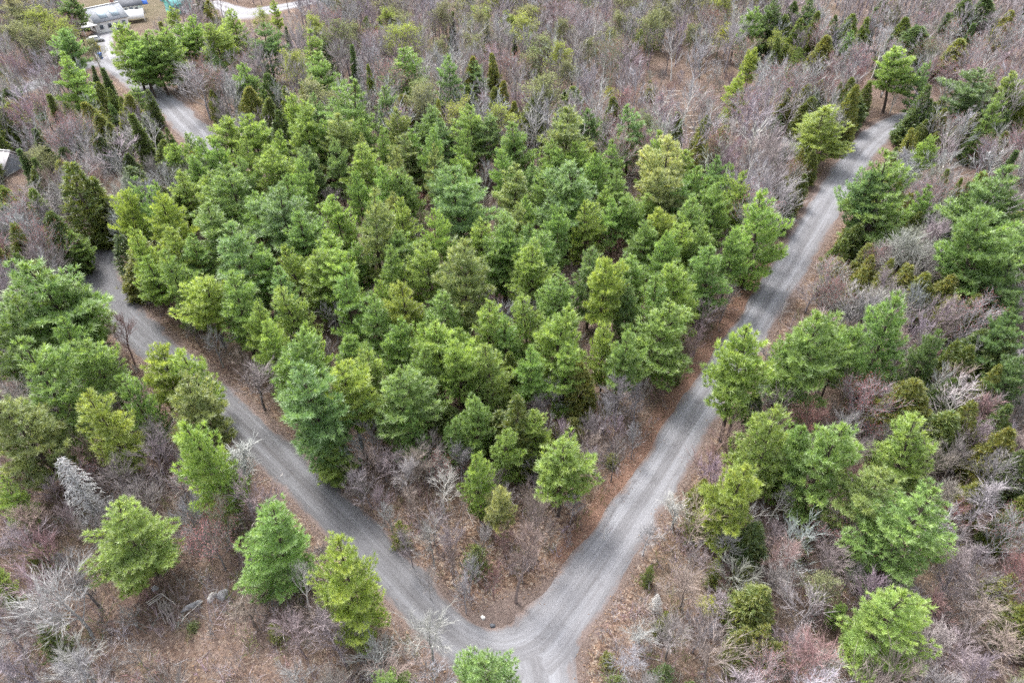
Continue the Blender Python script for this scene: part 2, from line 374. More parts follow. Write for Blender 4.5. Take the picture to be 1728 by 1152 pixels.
MR = road_mat('road_gravel', 1.0); MRP = road_mat('pale_gravel', 1.45, 0.3)
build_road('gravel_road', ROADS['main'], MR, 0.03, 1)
build_road('gravel_branch_road', ROADS['branch'], MR, 0.012, 2)
build_road('gravel_side_road', ROADS['side'], MR, 0.008, 3)
build_road('driveway', ROADS['drive'], MRP, 0.0, 4)
build_road('pale_gravel_road', ROADS['top'], MRP, 0.02, 5)
# ------------------------------------------------------------------ tree kinds: a trunk mesh and a crown mesh for each of several individuals
def tufts(C, A, S, tint, K, rng, wide=0.16, spread=0.75, length=1.0, up=0.7):
    """brush-like needle tufts: K narrow triangles fanned round the axis A of each tuft"""
    C = np.repeat(C, K, 0); A = np.repeat(A, K, 0); S = np.repeat(S, K); T = np.repeat(tint, K, 0)
    d = unit(A + unit(rng.normal(size=C.shape)) * spread)
    ln = S * length * rng.uniform(0.65, 1.2, len(S))
    P0 = C + A * (S * rng.uniform(-0.45, 0.3, len(S)))[:, None]
    face = unit(A + np.array([0, 0, up]) + rng.normal(size=C.shape) * 0.45)
    w = perp(d, face) * (S * wide * rng.uniform(0.7, 1.3, len(S)))[:, None]
    V = np.stack([P0 - w, P0 + d * (0.25 * ln)[:, None] + w, P0 + d * ln[:, None]], 1).reshape(-1, 3)
    T = T * rng.uniform(0.8, 1.18, (len(T), 1))
    return V, np.arange(len(V)).reshape(-1, 3), np.repeat(T, 3, 0)

def trunk_path(h, rng, lean=0.03, n=9):
    z = np.linspace(0, 1, n); a = rng.normal(size=2) * lean * h
    w = np.cumsum(rng.normal(size=(n, 2)) * 0.006 * h, 0); w -= w[0]
    return np.stack([a[0] * z ** 2 + w[:, 0], a[1] * z ** 2 + w[:, 1], z * h], 1)
def along(path, z):
    return np.array([np.interp(z, path[:, 2], path[:, k]) for k in range(3)]).T

def pine(seed, style=0, fine=1.0):
    rng = np.random.default_rng(seed); h = 15.0; R = 3.8
    path = trunk_path(h, rng, 0.035); tr = Acc(); cr = Acc()
    r = 0.24 * (1 - path[:, 2] / h) + 0.03
    v, f = tubes(path[:-1], path[1:], r[:-1], r[1:], 6); tr.add(v, F4=f)
    z0 = {0: 0.16, 1: 0.10, 2: 0.34, 3: 0.14}[style] + rng.uniform(-0.03, 0.06); nw = 12 + int(rng.integers(0, 4))
    pw = rng.uniform(1.15, 1.75); tmax = rng.uniform(0.15, 0.34); asym = rng.uniform(0.06, 0.22)
    C = []; A = []; S = []; T = []; B0 = []; B1 = []; BR = []
    lob = rng.uniform(0, 6.28, 3)
    for i in range(nw):
        t = (i + rng.uniform(-0.35, 0.35)) / (nw - 1); t = min(max(t, 0), 0.985)
        zw = h * (z0 + (1 - z0) * t ** 0.95) * 0.975
        prof = 0.68 + 0.32 * t / tmax if t < tmax else 1 - 0.84 * ((t - tmax) / (1 - tmax)) ** pw
        nb = int(rng.integers(5, 8)) if t < 0.8 else 5
        a0 = rng.uniform(0, 6.28)
        for b in range(nb):
            az = a0 + b * 6.283 / nb + rng.normal() * 0.28; z = min(zw + rng.normal() * 0.25, h * 0.97)
            L = R * prof * rng.uniform(0.55, 1.22) * (1 + asym * math.sin(az + lob[0]) + 0.12 * math.sin(3 * az + lob[1] + t * 4))
            if rng.random() < 0.06: L *= 0.45
            L = max(L, 0.5)
            el = math.radians(-8 + 52 * t ** 1.2 + rng.normal() * 9)
            bd = np.array([math.cos(az), math.sin(az), 0]); ld = np.array([-bd[1], bd[0], 0])
            p = along(path, np.array([z]))[0]; curl = rng.uniform(0.10, 0.38); swing = rng.normal() * 0.12
            f_ = lambda s: p + (bd + ld * swing * s) * (L * s) * math.cos(el) + np.array([0, 0, 1]) * (L * s * math.sin(el) + curl * L * s * s)
            ss = np.linspace(0, 0.95, 4)
            q = np.array([f_(s) for s in ss]); B0 += list(q[:-1]); B1 += list(q[1:]); BR += list((0.055 * (1 - ss[:-1]) + 0.015) * (0.5 + 0.5 * (1 - t)))
            s = max(0.28, 0.6 / L); bt = np.array([1, 1, 1]) * rng.uniform(0.85, 1.15); yel = rng.uniform(0, 1)
            while s < 1.03:
                half = L * 0.40 * max(0.0, 1 - s) ** 0.7 * min(1, (s - 0.1) * 2.2) + 0.12
                k = max(1, int(round(2 * half / (0.5 * fine))))
                for o in np.linspace(-half, half, k) if k > 1 else [0.0]:
                    c = f_(s + abs(o) * 0.3 / L) + ld * (o + rng.normal() * 0.08) + np.array([0, 0, rng.normal() * 0.12 + 0.16 * abs(o)])
                    C.append(c); S.append(rng.uniform(0.44, 0.72) * fine ** 0.8 * (0.85 if t > 0.85 else 1))
                    A.append(bd * 0.6 + ld * np.sign(o) * 0.35 * min(1, abs(o) * 2) + np.array([0, 0, 0.45 + 0.5 * t + 0.3 * s]) + rng.normal(size=3) * 0.18)
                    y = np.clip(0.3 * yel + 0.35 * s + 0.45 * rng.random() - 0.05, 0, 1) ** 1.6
                    T.append(bt * (1 - y) * np.array([0.78, 0.86, 0.90]) + bt * y * np.array([1.52, 1.40, 1.25]))  # paler towards branch tips: new growth, with lit highlights painted into the tint
                s += 0.44 * fine / max(L, 0.8)
    top = path[-1]
    for k in range(8):
        C.append(top + np.array([rng.normal() * 0.12, rng.normal() * 0.12, -0.7 + 0.1 * k])); A.append(np.array([rng.normal() * 0.35, rng.normal() * 0.35, 1.0])); S.append(0.42); T.append(np.array([1.15, 1.12, 0.9]))
    C = np.array(C); A = unit(np.array(A)); S = np.array(S); T = np.array(T)
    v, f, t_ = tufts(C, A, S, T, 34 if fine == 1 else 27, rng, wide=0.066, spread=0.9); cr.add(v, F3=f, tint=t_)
    v, f = tubes(B0, B1, BR, np.array(BR) * 0.7, 3); tr.add(v, F4=f)
    return tr.mesh('pine_trunk', M_BARK), cr.mesh('pine_crown', M_NEEDLE), 2 * R * 1.1, h

def cedar(seed, slim=1.0, lump=0.25, n=1500, ragged=False):
    rng = np.random.default_rng(seed); h = 10.0; R = 2.0 * slim
    tr = Acc(); cr = Acc(); stems = int(rng.integers(1, 4))
    for q in range(stems):
        hq = h * (1 if q == 0 else rng.uniform(0.6, 0.9)); Rq = R * (0.8 if stems > 1 else 1.0) * (1 if q == 0 else rng.uniform(0.65, 0.95)); nq = n // stems
        az0 = rng.uniform(0, 6.28); off = np.array([math.cos(az0), math.sin(az0), 0]) * (0 if q == 0 else R * rng.uniform(0.45, 0.75))
        path = trunk_path(hq, rng, 0.02) + off
        r = 0.16 * (1 - path[:, 2] / hq) + 0.02
        v, f = tubes(path[:-1], path[1:], r[:-1], r[1:], 5); tr.add(v, F4=f)
        t = rng.random(nq) ** 1.3 * 0.985; az = rng.uniform(0, 6.283, nq); ph = rng.uniform(0, 6.28, 4)
        lumps = 1 + lump * (np.sin(3 * az + 9 * t + ph[0]) * 0.5 + np.sin(5 * az - 17 * t + ph[1]) * 0.5 + np.sin(2 * az + 29 * t + ph[2]) * 0.45)
        prof = np.where(t < 0.18, 0.7 + 0.3 * t / 0.18, (1 - (np.maximum(t - 0.18, 0) / 0.82) ** 1.8))
        rad = Rq * prof * lumps * (rng.uniform(0.3, 1.0, nq) ** (1.1 if ragged else 0.4) + (0.4 if ragged else 0.22) * (rng.random(nq) < (0.3 if ragged else 0.12))) + 0.1
        C = along(path, hq * (0.05 + 0.95 * t)) + np.stack([np.cos(az) * rad, np.sin(az) * rad, 0 * az], 1)
        out = np.stack([np.cos(az), np.sin(az), 0 * az], 1)
        A = unit(out * 0.85 + np.array([0, 0, 0.5]) + rng.normal(size=(nq, 3)) * 0.35)
        S = rng.uniform(0.4, 0.72, nq) * (1 - 0.35 * t); y = rng.random(nq)[:, None]
        T = np.array([0.78, 0.88, 0.85]) * (1 - y) + np.array([1.35, 1.15, 0.8]) * y
        v, f, t_ = tufts(C, A, S, T, 12, rng, wide=0.12, spread=0.8, up=0.3); cr.add(v, F3=f, tint=t_)
        k = 50; zz = rng.uniform(0.1, 0.9, k) * hq; aa = rng.uniform(0, 6.28, k); p0 = along(path, zz); rr = Rq * (1 - zz / hq) * 0.8 + 0.1
        v, f = tubes(p0, p0 + np.stack([np.cos(aa) * rr, np.sin(aa) * rr, 0.35 * rr], 1), np.full(k, 0.03), np.full(k, 0.012), 3); tr.add(v, F4=f)
    return tr.mesh('cedar_trunk', M_BARK), cr.mesh('cedar_crown', M_NEEDLE), 2 * R * (1.25 if stems > 1 else 1.0), h

def spruce(seed, dead=False):
    rng = np.random.default_rng(seed); h = 11.0; R = 2.0
    path = trunk_path(h, rng, 0.01); tr = Acc(); cr = Acc()
    r = 0.15 * (1 - path[:, 2] / h) + 0.02
    v, f = tubes(path[:-1], path[1:], r[:-1], r[1:], 5); tr.add(v, F4=f)
    C = []; A = []; S = []; T = []; B0 = []; B1 = []
    nw = 24
    for i in range(nw):
        t = i / (nw - 1) * 0.97; z = h * (0.08 + 0.9 * t)
        nb = 7 if t < 0.7 else 5; a0 = rng.uniform(0, 6.28)
        for b in range(nb):
            az = a0 + b * 6.283 / nb + rng.normal() * 0.2; L = R * (1 - t) ** 0.85 * rng.uniform(0.75, 1.15) + 0.15
            bd = np.array([math.cos(az), math.sin(az), 0]); ld = np.array([-bd[1], bd[0], 0]); p = along(path, np.array([z]))[0]
            dr = -0.32 + 0.7 * t
            e = p + bd * L + np.array([0, 0, dr * L])
            B0.append(p); B1.append(e)
            if dead:
                for s in rng.uniform(0.3, 1, 9):
                    q = p + (e - p) * s; B0.append(q); B1.append(q + bd * 0.25 + ld * rng.choice([-1, 1]) * rng.uniform(0.2, 0.6) + np.array([0, 0, rng.uniform(-0.35, 0.05)]))
                continue
            s = 0.25
            while s <= 1.0:
                for o in (-1, 0, 1):
                    w = 0.3 * L * (1 - s) + 0.1
                    C.append(p + (e - p) * s + ld * o * w); A.append(bd * 0.8 + ld * o * 0.5 + np.array([0, 0, 0.1 + 0.5 * t]) + rng.normal(size=3) * 0.1)
                    S.append(rng.uniform(0.34, 0.5)); T.append(np.array([1, 1, 1]) * rng.uniform(0.8, 1.25))
                s += 0.33 / max(L, 0.5)
    if dead:
        v, f = blades(np.array(B0), np.array(B1), np.full(len(B0), 0.07), rng); cr.add(v, F3=f)
        return tr.mesh('dead_trunk', M_BARK), cr.mesh('dead_crown', M_TWIG), 2 * R, h
    v, f, t_ = tufts(np.array(C), unit(np.array(A)), np.array(S), np.array(T), 12, rng, wide=0.13, spread=0.6); cr.add(v, F3=f, tint=t_)
    v, f = tubes(B0, B1, np.full(len(B0), 0.03), np.full(len(B0), 0.01), 3); tr.add(v, F4=f)
    return tr.mesh('spruce_trunk', M_BARK), cr.mesh('spruce_crown', M_NEEDLE), 2 * R, h

def branching(rng, h, spread, fork, n1, n2, n3, n4, lowest=0.3, lean=0.05):
    """a leafless tree: limb segments (P0,P1,R0,R1) and twigs (P0,P1,W); limbs sweep up and out, twigs follow them"""
    segs = []; tw0 = []; tw1 = []; tww = []
    path = trunk_path(h * rng.uniform(0.78, 0.92), rng, lean, 8)
    H = path[-1, 2]; rb = 0.011 * h + 0.02
    rr = rb * (1 - 0.85 * path[:, 2] / H)
    for k in range(7): segs.append((path[k], path[k + 1], rr[k], rr[k + 1]))
    zup = np.array([0, 0, 1.0])
    for i in range(n1):
        s = lowest + (1 - lowest) * ((i + rng.uniform(0, 0.8)) / n1) ** 0.9; p = along(path, np.array([min(s, 0.98) * H]))[0]
        az = i * 2.4 + rng.normal() * 0.4; el = math.radians(fork + rng.normal() * 7 + 16 * s)
        d = np.array([math.cos(az) * math.cos(el), math.sin(az) * math.cos(el), math.sin(el)])
        L = spread * 1.35 * (1.15 - 0.6 * (s - lowest) / (1 - lowest)) * rng.uniform(0.75, 1.2); r = rb * 0.42 * (1.1 - 0.7 * s)
        q = p; pts = [p]; dd = d
        for k in range(4):
            dd = unit(dd + zup * 0.10 + rng.normal(size=3) * 0.07); q = q + dd * L / 4; pts.append(q)
        for k in range(4): segs.append((pts[k], pts[k + 1], r * (1 - 0.2 * k), r * (0.8 - 0.2 * k)))
        for j in range(n2):
            s2 = (0.15 + 0.85 * (j + rng.random()) / n2) * 3.99; k = int(s2); p2 = pts[k] + (pts[k + 1] - pts[k]) * (s2 - k)
            d2 = unit(unit(pts[k + 1] - pts[k]) + unit(rng.normal(size=3)) * 0.55 + zup * 0.16); L2 = L * 0.5 * rng.uniform(0.6, 1.15) * (1.15 - 0.4 * s2 / 4)
            m = p2 + d2 * L2 * 0.5; d2b = unit(d2 + zup * 0.14 + rng.normal(size=3) * 0.08); e = m + d2b * L2 * 0.5
            segs.append((p2, m, r * 0.36, r * 0.24)); segs.append((m, e, r * 0.24, r * 0.12))
            for a in range(n3):
                s3 = 0.1 + 0.9 * (a + rng.random()) / n3; p3 = p2 + (m - p2) * s3 * 2 if s3 < 0.5 else m + (e - m) * (s3 * 2 - 1)
                d3 = unit(d2b + unit(rng.normal(size=3)) * 0.5 + zup * 0.15); L3 = L2 * 0.62 * rng.uniform(0.6, 1.2) + 0.2
                e3 = p3 + d3 * L3; tw0.append(p3); tw1.append(e3); tww.append(0.030)
                for b in range(n4):
                    s4 = rng.uniform(0.1, 0.9); p4 = p3 + (e3 - p3) * s4; d4 = unit(d3 + unit(rng.normal(size=3)) * 0.45 + zup * 0.08)
                    tw0.append(p4); tw1.append(p4 + d4 * (L3 * rng.uniform(0.45, 0.85) + 0.1)); tww.append(0.020)
    return segs, np.array(tw0), np.array(tw1), np.array(tww)

def hardwood(seed, h=11.0, spread=2.6, fork=42, n=(15, 7, 5, 3), buds=None, thick=1.0, lean=0.05, lite=False):
    rng = np.random.default_rng(seed); tr = Acc(); cr = Acc()
    segs, a, b, w = branching(rng, h, spread, fork, *n, lean=lean)
    P0, P1 = np.array([s[0] for s in segs]), np.array([s[1] for s in segs]); R0 = np.array([s[2] for s in segs]) * thick; R1 = np.array([s[3] for s in segs]) * thick
    big = R0 > 0.028
    v, f = tubes(P0[big], P1[big], R0[big], R1[big], 3 if lite else 5); tr.add(v, F4=f)
    if lite: v, f = blades(P0[~big], P1[~big], np.maximum(2 * R0[~big], 0.03), rng); tr.add(v, F3=f)
    else: v, f = tubes(P0[~big], P1[~big], np.maximum(R0[~big], 0.014), np.maximum(R1[~big], 0.009), 3); tr.add(v, F4=f)
    v, f = blades(a, b, w * (2.1 if lite else 1.15), rng); cr.add(v, F3=f, tint=np.repeat(rng.uniform(0.8, 1.25, (len(a), 1)), 3, 0) * np.ones(3))
    D = 2 * np.percentile(np.hypot(b[:, 0], b[:, 1]), 94); top = b[:, 2].max()
    tm, cm = tr.mesh('bare_trunk', M_BARK), cr.mesh('bare_crown', M_TWIG)
    if buds is None: return tm, cm, D, top
    size, per = buds; lf = Acc()
    P = np.repeat(b, per, 0) + rng.normal(size=(len(b) * per, 3)) * 0.13
    d = unit(rng.normal(size=P.shape)); n_ = unit(rng.normal(size=P.shape) + np.array([0, 0, 0.8])); w_ = perp(d, n_)
    s = size * rng.uniform(0.6, 1.4, (len(P), 1))
    V = np.stack([P - d * s, P + w_ * s * 0.6, P + d * s, P - w_ * s * 0.6], 1).reshape(-1, 3)
    lf.add(V, F4=np.arange(len(V)).reshape(-1, 4), tint=np.repeat(rng.uniform(0.75, 1.25, (len(P), 1)), 4, 0) * np.ones(3))
    return tm, cm, D, top, lf.mesh('bare_leaves', M_LEAF)

PINES = [pine(100 + k, (0, 1, 2, 3, 1, 0)[k % 6]) for k in range(16)]
CEDARS = [cedar(200 + k, (1.0, 0.8, 1.2)[k % 3], 0.22 + 0.05 * (k % 3)) for k in range(7)]
HEROES = [pine(160 + k, (0, 1, 3, 1, 0)[k], 0.68) for k in range(5)]
RAGGED = [cedar(230 + k, 1.25, 0.5, 520, True) for k in range(4)]
SPRUCES = [spruce(300 + k) for k in range(4)]
DEADS = [spruce(320 + k, dead=True) for k in range(2)]
BARES = [hardwood(400 + k, (11, 10, 12, 11, 9.5)[k % 5], (2.4, 2.9, 2.0, 2.6, 3.0)[k % 5], (52, 44, 58, 50, 42)[k % 5]) for k in range(11)]
BIRCHES = [hardwood(450 + k, 10.5, 2.3, 40, (11, 6, 4, 3), thick=1.15, lean=0.13) for k in range(5)]
LITES = [hardwood(480 + k, 11, (2.5, 3.2, 2.2)[k % 3], 50, (9, 5, 3, 2), lite=True) for k in range(6)]
MAPLES = [hardwood(500 + k, 9.5, 2.6, 46, (14, 7, 5, 3), buds=(0.042, 1)) for k in range(4)]
POPLARS = [hardwood(550 + k, 10.5, 2.2, 48, (15, 7, 4, 3), buds=(0.085, 2)) for k in range(4)]
SMALLS = [hardwood(600 + k, 6.5, 1.9, 40, (11, 6, 4, 2)) for k in range(6)]

PCOL = {'g': (0.212, 0.326, 0.102), 'y': (0.262, 0.368, 0.102), 'b': (0.196, 0.305, 0.126), 'o': (0.256, 0.318, 0.124), 'p': (0.370, 0.405, 0.180), 'd': (0.138, 0.222, 0.082), 'Y': (0.302, 0.386, 0.094),
        'k': (0.150, 0.206, 0.062), 'c': (0.210, 0.240, 0.072), 'K': (0.105, 0.163, 0.062)}
BCOL = {'n': (0.232, 0.210, 0.210), 'w': (0.48, 0.46, 0.45), 's': (0.322, 0.311, 0.320), 'v': (0.285, 0.246, 0.260), 'r': (0.265, 0.175, 0.172), 't': (0.272, 0.224, 0.203), 'l': (0.262, 0.270, 0.208), 'e': (0.355, 0.348, 0.342)}
LEAFCOL = {'pink': (0.33, 0.155, 0.165), 'red': (0.26, 0.09, 0.092), 'lime': (0.28, 0.33, 0.09), 'pale': (0.23, 0.245, 0.13), 'lemon': (0.38, 0.40, 0.08)}
SETS = {'pine': PINES, 'lite': LITES, 'cedar': CEDARS, 'ragged': RAGGED, 'hero': HEROES, 'spruce': SPRUCES, 'dead': DEADS, 'bare': BARES, 'birch': BIRCHES, 'maple': MAPLES, 'poplar': POPLARS, 'small': SMALLS}
NAMES = {'pine': ('pine_tree', 'pine'), 'cedar': ('cedar_tree', 'cedar'), 'spruce': ('spruce_tree', 'spruce'), 'dead': ('dead_tree', 'dead tree'), 'bare': ('bare_tree', 'bare tree'),
         'birch': ('birch_tree', 'birch'), 'maple': ('maple_tree', 'maple'), 'poplar': ('poplar_tree', 'poplar'), 'small': ('sapling', 'sapling')}
GROUPS = {'pine': 'pines of the plantation and its edges', 'cedar': 'cedars growing among the hardwoods', 'spruce': 'spruces and firs among the hardwoods', 'dead': 'dead standing trees', 'bare': 'leafless hardwoods',
          'birch': 'white-barked birches', 'maple': 'budding maples', 'poplar': 'poplars in first leaf', 'small': 'leafless saplings'}

def jitter(c, rng, a=0.10):
    return tuple(np.clip(np.array(c) * (1 + rng.normal() * a) * (1 + rng.normal(size=3) * a * 0.35), 0.01, 0.9))

def plant(kind, X, Y, h, D, col, leafcol=None, label=None, short=None, which=None, rot=None, trunkcol=None, lean=None):
    """one tree as a thing: an Empty at its foot over trunk, crown and (budding kinds) leaves"""
    S = SETS['ragged' if kind == 'cedar' and h < 5.6 else 'hero' if kind == 'pine' and which is None and proj((X, Y, 8))[2] < 62 else kind]; pr_ = S[int(RNG.integers(len(S))) if which is None else which % len(S)]
    z = float(ground_z(np.array([X]), np.array([Y]))[0]) - 0.06
    nm, cat = NAMES[kind]
    e = empty(nm, (X, Y, z), label, cat, GROUPS[kind])
    sz = h / pr_[3]; sx = D / pr_[2]
    e.scale = (sx, sx * RNG.uniform(0.93, 1.07), sz); e.rotation_euler = (RNG.normal() * 0.032, RNG.normal() * 0.032, RNG.uniform(0, 6.283) if rot is None else rot)
    if lean: e.rotation_euler[0], e.rotation_euler[1] = lean
    tc = trunkcol or {'pine': (0.075, 0.06, 0.052), 'cedar': (0.10, 0.08, 0.07), 'spruce': (0.09, 0.075, 0.065), 'birch': (0.60, 0.58, 0.55), 'dead': col}.get(kind, tuple(np.array(col) * 0.95))
    part('trunk', pr_[0], e, tc); part('crown', pr_[1], e, col)
    if len(pr_) > 4: part('leaves' if kind == 'poplar' else 'buds', pr_[4], e, leafcol or LEAFCOL['pink'])
    px, py, zd = proj((X, Y, 0.62 * h + z))
    THINGS.append(dict(o=e, kind=kind, px=px, py=py, D=D, h=h, label=label, short=short, X=X, Y=Y, code=None, w=D * FPX / zd))
    return THINGS[-1]

def from_px(kind, x, y, w, col, h, code=None, base=None, **k):
    """tree whose tip shows at x, y and whose crown is w photo pixels wide"""
    if base is not None:
        B = at(*base); hs_ = np.arange(1.5, 26, 0.1)
        h = float(hs_[np.argmin([abs(proj(B + np.array([0, 0, q]))[1] - y) for q in hs_])])
        X, Y = B[0], B[1]
    else:
        k_ = min(1.0, max(0.0, (y - 620) / 300)); X, Y, _ = at(x + (x - 864) * 0.035 * k_, y + 12 * k_, h)
    zd = proj((X, Y, 0.6 * h))[2]
    t = plant(kind, X, Y, h, w * zd / FPX, jitter(col, RNG, 0.06), **k)
    t['code'] = code
    return t
